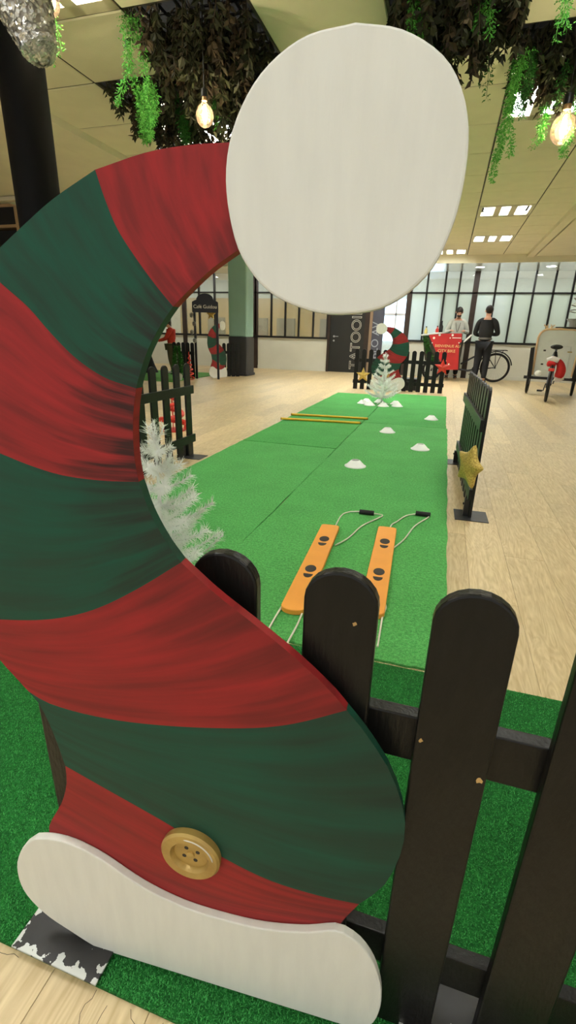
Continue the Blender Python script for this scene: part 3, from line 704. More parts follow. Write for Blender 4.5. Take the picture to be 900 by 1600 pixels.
# ------------------------------------------------------------------ white tinsel trees
def tinsel_tree(label, loc, H_, Rb, seed, tiers=9, needles=46, NW=.0016):
    q = random.Random(seed); t = thing('tinsel_tree', label, 'christmas tree', loc, 0, 'white tinsel trees')
    MB().tube([(0, 0, .02), (0, 0, H_*.5), (0, 0, H_*.93)], [.012, .009, .004], 8).build('trunk', M_needle, t)
    f = MB()
    for k in range(3):
        a = k*2*PI/3; f.tube([(0, 0, .07), (.05*math.cos(a), .05*math.sin(a), .03), (.12*math.cos(a), .12*math.sin(a), .012)], .006, 6)
    f.build('tree_foot', M_needle, t)
    def branch(p0, dir_, L, nn, droop):
        m = MB(); pts = []
        for k in range(6):
            s = k/5; pts.append(Vector(p0)+Vector(dir_)*L*s+Vector((0, 0, 1))*L*(.42*s*s-droop*s))
        m.tube(pts, .0028, 5)
        for k in range(nn):
            s = (k+.5)/nn*.96+.04; i = min(int(s*5), 4); p = pts[i].lerp(pts[i+1], s*5-i); ax = (pts[i+1]-pts[i]).normalized()
            for w_ in range(6):
                v = ax.orthogonal().normalized(); v.rotate(Matrix.Rotation(q.uniform(0, 2*PI), 3, ax)); d = (v+ax*q.uniform(.2, .9)).normalized(); l = q.uniform(.022, .042)
                sd = d.cross(ax).normalized()*NW if d.cross(ax).length > 1e-5 else Vector((.001, 0, 0))
                m.add([p-sd, p+sd, p+d*l+sd*.3, p+d*l-sd*.3], [(0, 1, 2, 3)])
        m.build('branch', M_needle, t)
    for k in range(tiers):
        s = k/(tiers-1); z = H_*(.16+.72*s); L = Rb*(1-s*.80); n = max(4, int(8-4*s))
        for b in range(n):
            a = 2*PI*(b+.5*(k % 2)+q.uniform(-.2, .2))/n
            branch((0, 0, z), (math.cos(a), math.sin(a), .05), L*q.uniform(.85, 1.08), int(needles*(L/Rb)**.8)+10, q.uniform(.05, .16))
    branch((0, 0, H_*.82), (0, 0, 1), H_*.16, 16, 0)
    for a in (0.4, 2.5, 4.6): branch((0, 0, H_*.93), (.6*math.cos(a), .6*math.sin(a), .7), .06, 9, 0)
    return t
tinsel_tree('white tinsel christmas tree standing behind the inner curve of the big hat', (-1.0, 1.56, .01), .70, .30, 5, 8, 46, .0019)
tinsel_tree('white tinsel christmas tree ringed with marker cones in front of the far figure', (-.90, 8.12, .01), .76, .31, 9, 7, 22, .0042)

# ------------------------------------------------------------------ marker cones
cm = MB(); cm.lathe([(.092, 0), (.092, .005), (.080, .010), (.038, .052), (.034, .054), (.030, .050), (.072, .008), (.078, 0.001)], 28, capb=False, capt=False)
cme = cm.mesh('marker_cone'); cme.materials.append(M_cone)
for p in cme.polygons: p.use_smooth = True
def cone(x, y, label, grp='white marker cones', tilt=0.0, z=.011):
    o = bpy.data.objects.new('marker_cone', cme); COL.objects.link(o); o.location = (x, y, z); o.rotation_euler = (tilt, 0, R_.uniform(0, 3)); tag(o, label, 'marker cone', grp)
cone(-.615, 3.99, 'white marker cone on the turf, closest to the orange skis\' rope handles', None)
cone(-.12, 4.90, 'white marker cone on the turf, second one on from the ski ropes')
cone(-.53, 5.68, 'white marker cone on the turf, level with the yellow poles')
cone(-.07, 6.87, 'white marker cone on the turf, the one before the ringed tree')
cone(.165, 1.515, 'white marker cone on the turf peeping out from behind a near picket')
for dx, dy in ((-.30, -.02), (-.16, -.20), (.06, -.22), (.27, -.12), (-.06, .24), (.22, .14), (-.27, .20)):
    cone(-.90+dx, 8.10+dy, 'white marker cone at the foot of the far white tree', 'cones around the far tree')

# ------------------------------------------------------------------ yellow poles
for (a, b, lb) in (((-1.90, 6.36), (-.885, 6.46), 'thin yellow pole lying across the turf, nearer the far fence'), ((-1.92, 5.96), (-.92, 6.08), 'thin yellow pole lying across the turf, nearer the skis')):
    t = thing('yellow_pole', lb, 'pole', ((a[0]+b[0])/2, (a[1]+b[1])/2, 0), math.atan2(b[1]-a[1], b[0]-a[0]))
    L = math.hypot(b[0]-a[0], b[1]-a[1])/2
    MB().tube([(-L, 0, .026), (L, 0, .026)], .0145, 12).build('rod', M_yellow, t, smooth=True)
    for k in (-1, 1): MB().tube([(k*L, 0, .026), (k*(L+.012), 0, .026)], .0155, 12).build('end_cap', mat('ochre_cap', C(176, 132, 40), .5, var=.1), t, smooth=True)

# ------------------------------------------------------------------ orange skis
def ski(label, near, far):
    d = Vector(far)-Vector(near); L = d.length; t = thing('toy_ski', label, 'ski', (near[0], near[1], .011), math.atan2(d.y, d.x)-PI/2)
    w_ = .052; poly = []
    for k in range(13):
        a = PI+PI*k/12; poly.append((w_*math.cos(a), w_*.7+w_*.7*math.sin(a)))
    for k in range(13):
        a = PI*k/12; poly.append((w_*(abs(math.cos(a))**.5)*(1 if math.cos(a) > 0 else -1), L-w_*.5+w_*.5*math.sin(a)**.6 if 0 < k < 12 else L-w_*.5))
    MB().prism(poly, 0, .024, Matrix(((1, 0, 0, 0), (0, 0, 1, 0), (0, 1, 0, 0), (0, 0, 0, 1)))).build('plank_body', M_ski, t, bevel=.004)
    for s in (.36, .74):
        m = MB(); yc = L*s
        def disc(cx, cy, rx, ry, half=False):
            n = 22; pl = []
            for k in range(n):
                a = (PI+PI*k/(n-1)) if half else 2*PI*k/n; pl.append((cx+rx*math.cos(a), cy+ry*math.sin(a)))
            m.prism(pl, .0235, .0248, Matrix(((1, 0, 0, 0), (0, 0, 1, 0), (0, 1, 0, 0), (0, 0, 0, 1))))
        disc(.0, yc+.03, .026, .036); disc(0, yc-.024, .022, .036, True)
        m.build('footprint', M_foot, t)
    return t, L
def rope(parent, pts, name='rope'):
    inv = (Matrix.Translation(parent.location) @ Matrix.Rotation(parent.rotation_euler.z, 4, 'Z')).inverted()
    P = [inv @ Vector((p[0], p[1], p[2] if len(p) > 2 else .017)) for p in pts]
    P = smooth_pts(P, 40); MB().tube(P, .0038, 6).build(name, M_rope, parent, smooth=True)
def handle(parent, c, ang):
    inv = (Matrix.Translation(parent.location) @ Matrix.Rotation(parent.rotation_euler.z, 4, 'Z')).inverted()
    d = Vector((math.cos(ang), math.sin(ang), 0))*.045; c = Vector(c)
    MB().tube([inv @ (c-d), inv @ (c+d)], .0145, 12).build('handle', M_rubber, parent, smooth=True)
def zg(p, z=.017): v = on_z(p, z); return (v.x, v.y, z)
s1, _ = ski('orange toy ski with black footprints lying beside the carpet seam', (-.452, 1.585), (-.505, 2.535))
s2, _ = ski('orange toy ski with black footprints, partly behind a near picket top', (-.150, 1.66), (-.190, 2.62))
rope(s1, [zg((520, 830)), zg((533, 806)), zg((545, 800)), zg((563, 799))]); rope(s1, [zg((582, 802)), zg((598, 805)), zg((590, 810)), zg((565, 822)), zg((545, 840)), zg((524, 852))])
c = zg((573, 800.5), .026); handle(s1, c, .05)
rope(s1, [zg((440, 948)), zg((428, 968)), zg((414, 995)), zg((395, 1040))]); rope(s1, [zg((478, 942)), zg((465, 975)), zg((442, 1018)), zg((425, 1060))])
rope(s2, [zg((606, 832)), zg((612, 820)), zg((620, 815)), zg((634, 806)), zg((650, 803))]); rope(s2, [zg((671, 804)), zg((668, 809)), zg((648, 822)), zg((632, 842)), zg((614, 857))])
handle(s2, zg((661, 803), .026), .02)
rope(s2, [zg((598, 940)), zg((603, 948)), zg((598, 962)), zg((594, 985)), zg((590, 1010))])

# ------------------------------------------------------------------ hanging foliage
def leaf_verts(p, d, l, wd, q):
    d = d.normalized(); s = d.cross(Vector((q.uniform(-1, 1), q.uniform(-1, 1), q.uniform(-.3, .3)))); s = s.normalized()*wd if s.length > 1e-4 else Vector((wd, 0, 0))
    nrm = d.cross(s).normalized()*l*.12
    return [p, p+d*l*.45+s+nrm, p+d*l, p+d*l*.45-s+nrm], [(0, 1, 2), (0, 2, 3)]
def foliage(label, x0, x1, y0, y1, n_str, lmin, lmax, seed, brown=.3, peak=None, leaf=.062, singles=60):
    q = random.Random(seed); t = thing('hanging_foliage', label, 'hanging plant', ((x0+x1)/2, (y0+y1)/2, CZ)); cx, cy = (x0+x1)/2, (y0+y1)/2
    masses = {0: MB(), 1: MB()}; stems = MB(); n1 = 0
    hb = MB()
    for k in range(6): hb.box(x0+.02-cx, x1-.02-cx, y0-cy+.06+k*.12, y0-cy+.075+k*.12, .05, .06)
    for k in range(6): hb.box(x0-cx+.06+k*.12, x0-cx+.075+k*.12, y0+.02-cy, y1-.02-cy, .045, .055)
    hb.build('support_mesh', M_blackm, t)
    for k in range(n_str):
        px_, py_ = q.uniform(x0+.02, x1-.02), q.uniform(y0+.02, y1-.02)
        L = q.uniform(lmin, lmax)
        if peak:
            dd = math.hypot(px_-peak[0], py_-peak[1]); L *= max(.35, 1.35-dd*1.5)
        p = Vector((px_-cx, py_-cy, q.uniform(.0, .10))); pts = [p.copy()]; dr = Vector((q.uniform(-.25, .25), q.uniform(-.25, .25), -1)).normalized()
        L += p.z; steps = max(4, int(L/.035)); kind = 1 if q.random() < brown else 0
        for s in range(steps):
            dr = (dr+Vector((q.uniform(-.12, .12), q.uniform(-.12, .12), -.1))).normalized(); p = p+dr*(L/steps); pts.append(p.copy())
            for _ in range(3):
                a = q.uniform(0, 2*PI); d = Vector((math.cos(a), math.sin(a), q.uniform(-1.8, -.2))); l = leaf*q.uniform(.6, 1.25)
                vs_, fs_ = leaf_verts(p, d, l, l*q.uniform(.18, .3), q)
                if n1 < singles and q.random() < .06:
                    n1 += 1; MB().add(vs_, fs_).build('leaf', M_brownleaf if kind else M_darkleaf, t)
                else: masses[kind].add(vs_, fs_)
        stems.tube(pts, .0025, 4, cap=False)
    stems.build('vine_stems', M_brownleaf, t)['kind'] = 'stuff'
    for k, nm, mm in ((0, 'leaf_mass', M_darkleaf), (1, 'dry_leaf_mass', M_brownleaf)):
        if masses[k].v: masses[k].build(nm, mm, t)['kind'] = 'stuff'
    return t
def fern(parent, top, L, seed, m, spread=.05, sway=(0, 0), dense=1.0):
    q = random.Random(seed); b = MB(); base = Vector(top)-parent.location
    for s in range(3):
        p = base+Vector((q.uniform(-spread, spread), q.uniform(-spread, spread), 0)); dr = Vector((sway[0], sway[1], -1)).normalized(); pts = [p.copy()]; LL = L*q.uniform(.7, 1.0); st = int(LL/.018)
        for k in range(st):
            dr = (dr+Vector((q.uniform(-.1, .1), q.uniform(-.1, .1), 0))).normalized(); p = p+dr*(LL/st); pts.append(p.copy())
            for _ in range(int(7*dense)):
                a = q.uniform(0, 2*PI); d = Vector((math.cos(a), math.sin(a), q.uniform(-1.2, .3))).normalized(); l = q.uniform(.02, .055)*(1-.45*k/st)
                tip = p+d*l
                for w_ in range(3):
                    p3 = p.lerp(tip, .35+.3*w_); v, f_ = leaf_verts(p3, d+Vector((q.uniform(-.8, .8), q.uniform(-.8, .8), q.uniform(-.8, .4))), .016, .0035, q); b.add(v, f_)
                b.add([p, p+Vector((.0008, 0, 0)), tip], [(0, 1, 2)])
        b.tube(pts, .0016, 4, cap=False)
    b.build('fern_strand', m, parent)
def tile_rect(i, j): return X0+i*TX+.01, X0+(i+1)*TX-.01, Y0+j*TY+.01, Y0+(j+1)*TY-.01
fa = foliage('mass of dark dried leaves with ferns, hanging from the ceiling opening above the small bulb', *tile_rect(-3, 0), 190, .15, .42, 21, .25, peak=(-1.75, 3.9))
fb = foliage('smaller clump of dark dried leaves with a vivid green fern, hanging from a ceiling opening', *tile_rect(-4, 1), 130, .12, .36, 22, .35, peak=(-2.4, 4.6))
fc = foliage('dark leaves with bright ferns hanging above the top of the big white pompom', *tile_rect(-1, 0), 165, .12, .38, 23, .2, peak=(-.35, 3.7))
fd = foliage('dark leaves hanging from the ceiling opening above the large glowing bulb', *tile_rect(0, 1), 150, .10, .34, 24, .3, peak=(.75, 4.4))
fern(fa, on_y((212, 20), 3.42), .62, 31, M_fern, .05, (-.02, .0)); fern(fa, on_y((235, 130), 3.7), .36, 32, M_fern, .05, dense=1.6)
fern(fb, on_y((225, 130), 4.14), .40, 33, M_fern, .06, dense=1.7); fern(fb, on_y((270, 125), 4.3), .46, 34, M_fernd, .07, dense=1.5)
fern(fa, on_y((340, 70), 3.9), .42, 35, M_fernd, .07, dense=1.5); fern(fa, on_y((345, 120), 4.0), .34, 36, M_fern, .05); fern(fa, on_y((402, 95), 4.05), .25, 37, M_fern, .03, dense=.6)
fern(fc, on_y((660, -20), 3.5), .44, 38, M_fern, .06, dense=1.3); fern(fc, on_y((700, 20), 3.8), .36, 39, M_fernd, .06, dense=1.4); fern(fc, on_y((752, 0), 3.6), .20, 40, M_fern, .05); fern(fc, on_y((760, 60), 4.0), .32, 41, M_fernd, .03, dense=.35)
fern(fd, on_y((818, 80), 4.16), .72, 42, M_fern, .06, (-.12, 0), 1.3); fern(fd, on_y((825, 80), 4.2), .40, 43, M_fernd, .08, dense=1.5); fern(fd, on_y((858, 160), 4.2), .26, 44, M_fern, .03, dense=.7); fern(fd, on_y((895, 90), 4.3), .34, 45, M_fernd, .06)
fern(fd, on_y((893, 195), 4.2), .20, 47, M_fern, .03, dense=.8)
fs_ = thing('hanging_fern', 'small bright fern sprig dangling from the ceiling edge above the large bulb', 'hanging plant', on_y((886, -30), 3.5)); fern(fs_, on_y((886, -30), 3.5), .22, 46, M_fern, .02, dense=.6)
fs2 = thing('hanging_fern', 'thin green fern sprig dangling beside the silver sequin ornament', 'hanging plant', on_y((80, -10), 2.9)); fern(fs2, on_y((80, -10), 2.9), .36, 48, M_fern, .02, dense=.35)

# ------------------------------------------------------------------ glowing bulbs
M_bulbglass = mat_glass('bulb_glass', .06, C(255, 226, 190))
def bulb(label, c, d):
    t = thing('pendant_bulb', label, 'light bulb', c, 0, None); r = d/2
    prof = []
    for k in range(15):
        a = -PI/2+PI*.86*k/14; prof.append((max(r*math.cos(a), .0006), r*1.12*math.sin(a)))
    prof += [(r*.34, r*1.22), (r*.28, r*1.38)]
    MB().lathe(prof, 28, capt=False).build('glass', M_bulbglass, t, smooth=True)
    MB().lathe([(r*.30, r*1.34), (r*.30, r*1.75), (r*.22, r*1.85)], 16).build('screw_cap', mat('copper_cap', C(206, 160, 120), .35, metal=.7, var=.15), t, smooth=True)
    MB().lathe([(r*.36, r*1.7), (r*.36, r*2.4), (r*.15, r*2.5)], 16).build('socket', M_blackm, t, smooth=True)
    MB().tube([(0, 0, r*2.4), (0, 0, CZ-c[2]+.06)], .004, 6).build('cord', M_blackm, t)
    fl_ = MB()
    for k in range(6):
        a = k*PI/3; fl_.tube([(r*.10*math.cos(a), r*.10*math.sin(a), r*.85), (r*.22*math.cos(a), r*.22*math.sin(a), -.1*r), (r*.12*math.cos(a+.5), r*.12*math.sin(a+.5), -r*.5)], .0035, 5)
    fl_.build('filament', M_filament, t)
    return t
b1 = on_y((320, 181), 3.45); bulb('glowing filament bulb hanging in front of the dried leaves above the red stripe', b1, .115)
b2 = on_y((880, 202), 4.2); bulb('large glowing filament bulb below the ceiling leaves and ferns', b2, .155)
b3 = on_y((74, 2), 2.7); bulb('glowing filament bulb partly hidden by the silver sequin ornament', b3, .12)

# ------------------------------------------------------------------ silver sequin ornament
M_seq = mat('silver_sequin', C(214, 212, 206), .22, metal=.85, col2=C(120, 112, 100), scale=70, bump=.6, bscale=90)
tipp = on_y((62, 80), 1.6); topp = on_y((-30, -190), 1.6)
sq = thing('sequin_ornament', 'silver sequin cone ornament hanging in front of the round black column', 'ornament', tipp)
ax = (topp-tipp); Ls = ax.length; q4 = ax.to_track_quat('Z', 'Y').to_matrix().to_4x4()
prof = [(.001, -.028), (.030, -.022), (.048, 0), (.072, .08), (.094, .18), (.110, .3), (.118, .42), (.10, Ls*.93), (.05, Ls)]
MB().lathe(prof, 28, q4).build('cone_body', mat('silver_cloth', C(176, 170, 160), .45, metal=.3, var=.3, scale=60), sq, smooth=True)
sqm = MB(); qq = random.Random(5)
for k in range(3600):
    s = qq.uniform(-.0275, .45) if k % 9 else qq.uniform(-.0275, .02); a = qq.uniform(0, 2*PI); r = 0
    for (r0, z0), (r1, z1) in zip(prof[:-1], prof[1:]):
        if z0 <= s <= z1: r = r0+(r1-r0)*(s-z0)/(z1-z0)
    n = Vector((math.cos(a), math.sin(a), qq.uniform(-.6, .3) if s > .005 else -2.0)).normalized(); p = Vector((r*math.cos(a), r*math.sin(a), s))+n*.003; u = n.orthogonal().normalized(); v = n.cross(u)
    n2 = (n+u*qq.uniform(-.5, .5)+v*qq.uniform(-.5, .5)).normalized(); u = n2.orthogonal().normalized(); v = n2.cross(u)
    sqm.add([q4 @ (p+(u*math.cos(t_)+v*math.sin(t_))*.0062) for t_ in [i_*PI/3 for i_ in range(6)]], [tuple(range(6))])
so = sqm.build('sequins', mat('sequin_disc', C(226, 224, 218), .25, metal=.55, var=.1), sq); so['kind'] = 'stuff'
MB().tube([topp-tipp, Vector((topp.x-tipp.x, topp.y-tipp.y, CZ-tipp.z))], .003, 5).build('hanging_cord', M_blackm, sq)

# ------------------------------------------------------------------ people
def skin_mesh(name, J, E, root):
    keys = list(J); me = bpy.data.meshes.new(name); me.from_pydata([J[k][0] for k in keys], [(keys.index(a), keys.index(b)) for a, b in E], [])
    o = bpy.data.objects.new(name, me); COL.objects.link(o); o.modifiers.new('skin', 'SKIN').use_smooth_shade = True
    sb = o.modifiers.new('sub', 'SUBSURF'); sb.levels = 2; sb.render_levels = 2
    for i, k in enumerate(keys):
        r = J[k][1]; me.skin_vertices[0].data[i].radius = r if isinstance(r, tuple) else (r, r); me.skin_vertices[0].data[i].use_root = (k == root)
    dg = bpy.context.evaluated_depsgraph_get(); out = bpy.data.meshes.new_from_object(o.evaluated_get(dg)); bpy.data.objects.remove(o)
    for p in out.polygons: p.use_smooth = True
    return out
def ellipsoid(c, r, n=16, m=10):
    prof = [(max(1e-4, math.cos(-PI/2+PI*k/m)), math.sin(-PI/2+PI*k/m)) for k in range(m+1)]
    return MB().lathe(prof, n, Matrix.Translation(c) @ Matrix.Diagonal((r[0], r[1], r[2], 1)), capb=False, capt=False)
M_skin = mat('skin', C(200, 150, 122), .55, var=.08); M_hair = mat('dark_hair', C(34, 26, 22), .6, var=.3, scale=40, bump=.4, bscale=120)
def person(label, loc, rz, H_, arms, top_m, leg_m, tilt=0.0, turn=0.0, knees=((.10, -.02, .50), (-.10, -.02, .50)), feet=((.11, .02), (-.11, .02)), group=None, stance=.10, beard=False, shoe=None):
    """figure facing -y; arms = ((elbow, wrist, finger direction) right, left) in a 1.75 m body"""
    t = thing('person', label, 'person', loc, rz, group); k = H_/1.75; t.scale = (k, k, k)
    hd = Vector((math.sin(turn)*.07*abs(tilt), -.10*tilt, 0)) ; hx, hy = hd.x, hd.y-.012
    J = {'pelvis': ((0, 0, .95), (.118, .088)), 'waist': ((0, 0, 1.10), (.112, .08)), 'chest': ((0, .005, 1.30), (.15, .105)), 'collar': ((0, .01, 1.44), (.09, .075)),
         'neck': ((hx*.3, .005+hy*.3, 1.515), .052), 'jaw': ((hx*.8, hy*.9-.015, 1.585), (.060, .068)), 'skull': ((hx, hy, 1.655), (.072, .086)), 'crown': ((hx, hy+.01, 1.715), (.045, .055))}
    E = [('pelvis', 'waist'), ('waist', 'chest'), ('chest', 'collar'), ('collar', 'neck'), ('neck', 'jaw'), ('jaw', 'skull'), ('skull', 'crown')]
    for s, (el, wr, fd), kn, ft, nm in ((1, arms[0], knees[0], feet[0], 'r'), (-1, arms[1], knees[1], feet[1], 'l')):
        el, wr, fd = Vector(el), Vector(wr), Vector(fd).normalized()
        J['sh'+nm] = ((s*.185, .01, 1.41), .058); J['el'+nm] = (tuple(el), .040); J['wr'+nm] = (tuple(wr), .027); J['pa'+nm] = (tuple(wr+fd*.07), (.036, .020))
        E += [('collar', 'sh'+nm), ('sh'+nm, 'el'+nm), ('el'+nm, 'wr'+nm), ('wr'+nm, 'pa'+nm)]
        sd = fd.cross(Vector((0, 0, 1))); sd = sd.normalized() if sd.length > .1 else Vector((0, 1, 0))
        for q, (o, l) in enumerate(((-.028, .062), (-.010, .075), (.010, .070), (.027, .055))):
            J['f%d%s' % (q, nm)] = (tuple(wr+fd*.10+sd*o), .009); J['g%d%s' % (q, nm)] = (tuple(wr+fd*(.10+l)+sd*o*1.1+Vector((0, 0, -.018))), .008); E += [('pa'+nm, 'f%d%s' % (q, nm)), ('f%d%s' % (q, nm), 'g%d%s' % (q, nm))]
        J['t'+nm] = (tuple(wr+fd*.06+sd*-.05*s), .010); J['u'+nm] = (tuple(wr+fd*.10+sd*-.06*s), .009); E += [('pa'+nm, 't'+nm), ('t'+nm, 'u'+nm)]
        J['hip'+nm] = ((s*.09, 0, .90), (.092, .095)); J['kn'+nm] = (kn, .058); J['an'+nm] = ((ft[0], ft[1]+.02, .09), .040); J['he'+nm] = ((ft[0], ft[1]+.03, .035), .034); J['to'+nm] = ((ft[0]*1.08, ft[1]-.17, .028), (.034, .026))
        E += [('pelvis', 'hip'+nm), ('hip'+nm, 'kn'+nm), ('kn'+nm, 'an'+nm), ('an'+nm, 'he'+nm), ('he'+nm, 'to'+nm)]
    link('body', skin_mesh('body', J, E, 'pelvis'), M_skin, t)
    # clothing follows the same joints, a little fuller
    def sub(keys, grow, end=None):
        J2 = {}
        for q in keys:
            p, r = J[q]; r = r if isinstance(r, tuple) else (r, r); J2[q] = (p, (r[0]*grow+.012, r[1]*grow+.012))
        if end: J2.update(end)
        return J2, [e for e in E if e[0] in J2 and e[1] in J2]
    J2, E2 = sub(['pelvis', 'waist', 'chest', 'collar', 'shr', 'shl', 'elr', 'ell', 'wrr', 'wrl'], 1.16)
    J2['pelvis'] = ((0, 0, .93), (.158, .125)); J2['collar'] = ((0, .008, 1.49), (.088, .078)); J2['waist'] = ((0, 0, 1.10), (.15, .112)); link('shirt', skin_mesh('shirt', J2, E2, 'chest'), top_m, t)
    J3, E3 = sub(['pelvis', 'hipr', 'hipl', 'knr', 'knl', 'anr', 'anl'], 1.3); link('trousers', skin_mesh('trousers', J3, E3, 'pelvis'), leg_m, t)
    for nm in 'rl':
        a, b, c = Vector(J['an'+nm][0]), Vector(J['he'+nm][0]), Vector(J['to'+nm][0]); JJ = {'a': (tuple(a+Vector((0, 0, -.01))), .048), 'b': (tuple(b+Vector((0, 0, .008))), (.042, .040)), 'c': (tuple(c+Vector((0, 0, .008))), (.042, .033))}
        link('shoe', skin_mesh('shoe', JJ, [('a', 'b'), ('b', 'c')], 'b'), shoe or M_rubber, t)
    hp = Vector((hx, hy, 1.66)); rot = Matrix.Translation(hp) @ Matrix.Rotation(turn, 4, 'Z') @ Matrix.Rotation(tilt*.5, 4, 'X')
    h = ellipsoid((0, .030, .025), (.090, .098, .100)); h.v = [tuple(rot @ Vector(v)) for v in h.v]; h.build('hair', M_hair, t, smooth=True)
    f = MB(); f.tube([(0, -.082, .02), (0, -.106, -.026), (0, -.088, -.034)], [.008, .014, .009], 8)
    for s in (-1, 1): f.tube([(s*.074, .0, .01), (s*.086, .008, -.005), (s*.076, .006, -.03)], [.012, .016, .009], 8)
    f.v = [tuple(rot @ Vector(v)) for v in f.v]; f.cur = 0; f.build('face_features', M_skin, t, smooth=True)['kind'] = 'stuff'
    for s in (-1, 1):
        e = ellipsoid((s*.030, -.080, .0), (.011, .008, .008), 10, 6); e.v = [tuple(rot @ Vector(v)) for v in e.v]; e.build('eye', M_foot, t, smooth=True)
    m_ = MB().tube([(-.024, -.082, -.062), (0, -.088, -.064), (.024, -.082, -.062)], .005, 6); m_.v = [tuple(rot @ Vector(v)) for v in m_.v]; m_.build('mouth', mat('lips', C(150, 88, 78), .5, var=.1), t)
    if beard:
        e = ellipsoid((0, -.052, -.070), (.055, .040, .040)); e.v = [tuple(rot @ Vector(v)) for v in e.v]; e.build('beard', M_hair, t, smooth=True)
    return t
M_shirtb = mat('black_shirt', C(30, 32, 36), .8, var=.25, bump=.2, bscale=30); M_jean = mat('dark_jeans', C(22, 25, 34), .8, var=.3, bump=.2, bscale=60)
pb = person('person in black shirt and dark jeans standing with back turned beside the cargo bike', (.90, 13.62, 0), PI-.25, 1.80, (((.27, -.06, 1.14), (.13, -.27, 1.10), (-.5, -1, .1)), ((-.27, -.06, 1.14), (-.10, -.27, 1.14), (.5, -1, .1))), M_shirtb, M_jean, tilt=.5, turn=.5)
b_ = MB().lathe([(.158, 1.015), (.160, 1.03), (.160, 1.05), (.156, 1.06)], 24, Matrix.Diagonal((1, .80, 1, 1)), capb=False, capt=False).build('belt', mat('grey_belt', C(110, 108, 104), .4, metal=.3, var=.3), pb, smooth=True)
pg = person('bearded person in pale grey shirt working behind the red poster of the cargo bike', (.22, 14.62, 0), .05, 1.80, (((.27, -.02, 1.16), (.16, -.22, 1.21), (-.3, -1, .0)), ((-.27, -.02, 1.16), (-.16, -.22, 1.21), (.3, -1, .0))), mat('grey_shirt', C(196, 200, 192), .85, var=.12, bump=.3, bscale=20), M_jean, tilt=.7, beard=True)
ln = MB(); ln.tube(smooth_pts([(-.06, -.07, 1.46), (-.05, -.125, 1.36), (0, -.135, 1.18), (.05, -.125, 1.36), (.06, -.07, 1.46)], 20), .006, 6); ln.build('lanyard', M_foot, pg)
kd = on_z((262, 583)); 
pr = person('person in red sweater and olive trousers leaning at a black covered table', (kd.x+.16, kd.y, .011), -1.2, 1.30, (((.25, -.10, 1.16), (.18, -.34, 1.06), (-.2, -1, 0)), ((-.25, -.10, 1.16), (-.14, -.34, 1.06), (.2, -1, 0))), mat('red_sweater', C(206, 58, 44), .85, var=.12, bump=.3, bscale=25), mat('olive_trousers', C(92, 84, 60), .85, var=.2, bump=.2), tilt=.9, shoe=M_cone)

pr.scale = (pr.scale[0]*1.25, pr.scale[1]*1.25, pr.scale[2])
# black covered table
tb = thing('cocktail_table', 'high round table under a black stretch cover by the red sweater', 'table', (kd.x-.55, kd.y-.12, .011))
MB().lathe([(.30, 0), (.22, .18), (.12, .50), (.20, .74), (.34, .83), (.345, .86)], 28).build('stretch_cover', M_blackcloth, tb, smooth=True)
MB().lathe([(.35, .86), (.35, .885), (.34, .89)], 28).build('table_top', M_blackm, tb, smooth=True)

# ------------------------------------------------------------------ bicycles
def wheel(parent, c, r, axis, name='wheel', tw=.022):
    """wheel whose axle runs along axis (unit vector in parent space)"""
    ax = Vector(axis).normalized(); u = Vector((0, 0, 1)); v = ax.cross(u).normalized(); c = Vector(c)
    ring = lambda rad, n=40: [c+(u*math.cos(2*PI*k/n)+v*math.sin(2*PI*k/n))*rad for k in range(n)]
    w_ = MB().tube(ring(r-tw), tw, 8, closed=True).build(name, M_rubber, parent, smooth=True)
    MB().tube(ring(r-tw*2.2), tw*.45, 6, closed=True).build('rim', M_blackm, w_, smooth=True)
    MB().tube([c-ax*.04, c+ax*.04], .022, 10).build('hub', M_blackm, w_, smooth=True)
    sp = MB()
    for k in range(24):
        a = 2*PI*k/24; p = c+(u*math.cos(a)+v*math.sin(a))*(r-tw*2.3); sp.tube([c+ax*.025*(1 if k % 2 else -1), p], .0018, 4)
    sp.build('spokes', M_silver, w_)['kind'] = 'stuff'
    return w_
# cargo bike with poster
cb_ = thing('cargo_bike', 'cargo bike with a red lettered poster on its front box beside the glass wall', 'bicycle', (0, 14.0, 0))
wheel(cb_, (1.27, 0, .365), .365, (0, 1, 0)); wheel(cb_, (-.30, -.22, .25), .25, (0, 1, 0)); wheel(cb_, (-.30, .32, .25), .25, (0, 1, 0))
MB().prism([(-.62, 1.10), (.36, 1.16), (.40, .30), (-.10, .26), (-.50, .50)], -.22, .34).build('cargo_box', mat('dark_wood_box', C(64, 56, 46), .6, var=.3), cb_, bevel=.01)
po = MB().prism([(-.47, 1.12), (-.1, 1.165), (.34, 1.175), (.36, .98), (.31, .93), (.37, .29), (.02, .27), (-.24, .72)], -.245, -.235).build('poster', mat('poster_red', C(198, 42, 46), .5, var=.12, scale=5), cb_)
M_cream = mat('cream_print', C(240, 214, 150), .6, var=.05); M_wprint = mat('white_print', C(244, 240, 236), .6, var=.03)
for txt, sz, x_, z_, mm in (('BIENVENUE AU', .092, .03, .86, M_cream), ('CITY BIKE', .10, .02, .74, M_cream)):
    o = link('lettering', text_mesh(txt, sz, .002), mm, po); o.matrix_local = Matrix.Translation((x_, -.248, z_)) @ Matrix.Rotation(PI/2, 4, 'X')
sn = [(-.33, 1.05, .03), (.07, 1.06, .018), (-.36, .93, .014), (.30, .95, .016), (-.2, 1.13, .03), (.12, 1.13, .028), (.03, .5, .02), (.12, .42, .02), (-.08, .45, .016)]
for x_, z_, r_ in sn: MB().lathe([(r_, 0), (r_, .004)], 12, Matrix.Translation((x_, -.245, z_)) @ Matrix.Rotation(PI/2, 4, 'X')).build('snow_dot', M_wprint, po)
MB().box(.12, .34, -.249, -.245, 1.055, 1.075).build('white_stripe', M_wprint, po)
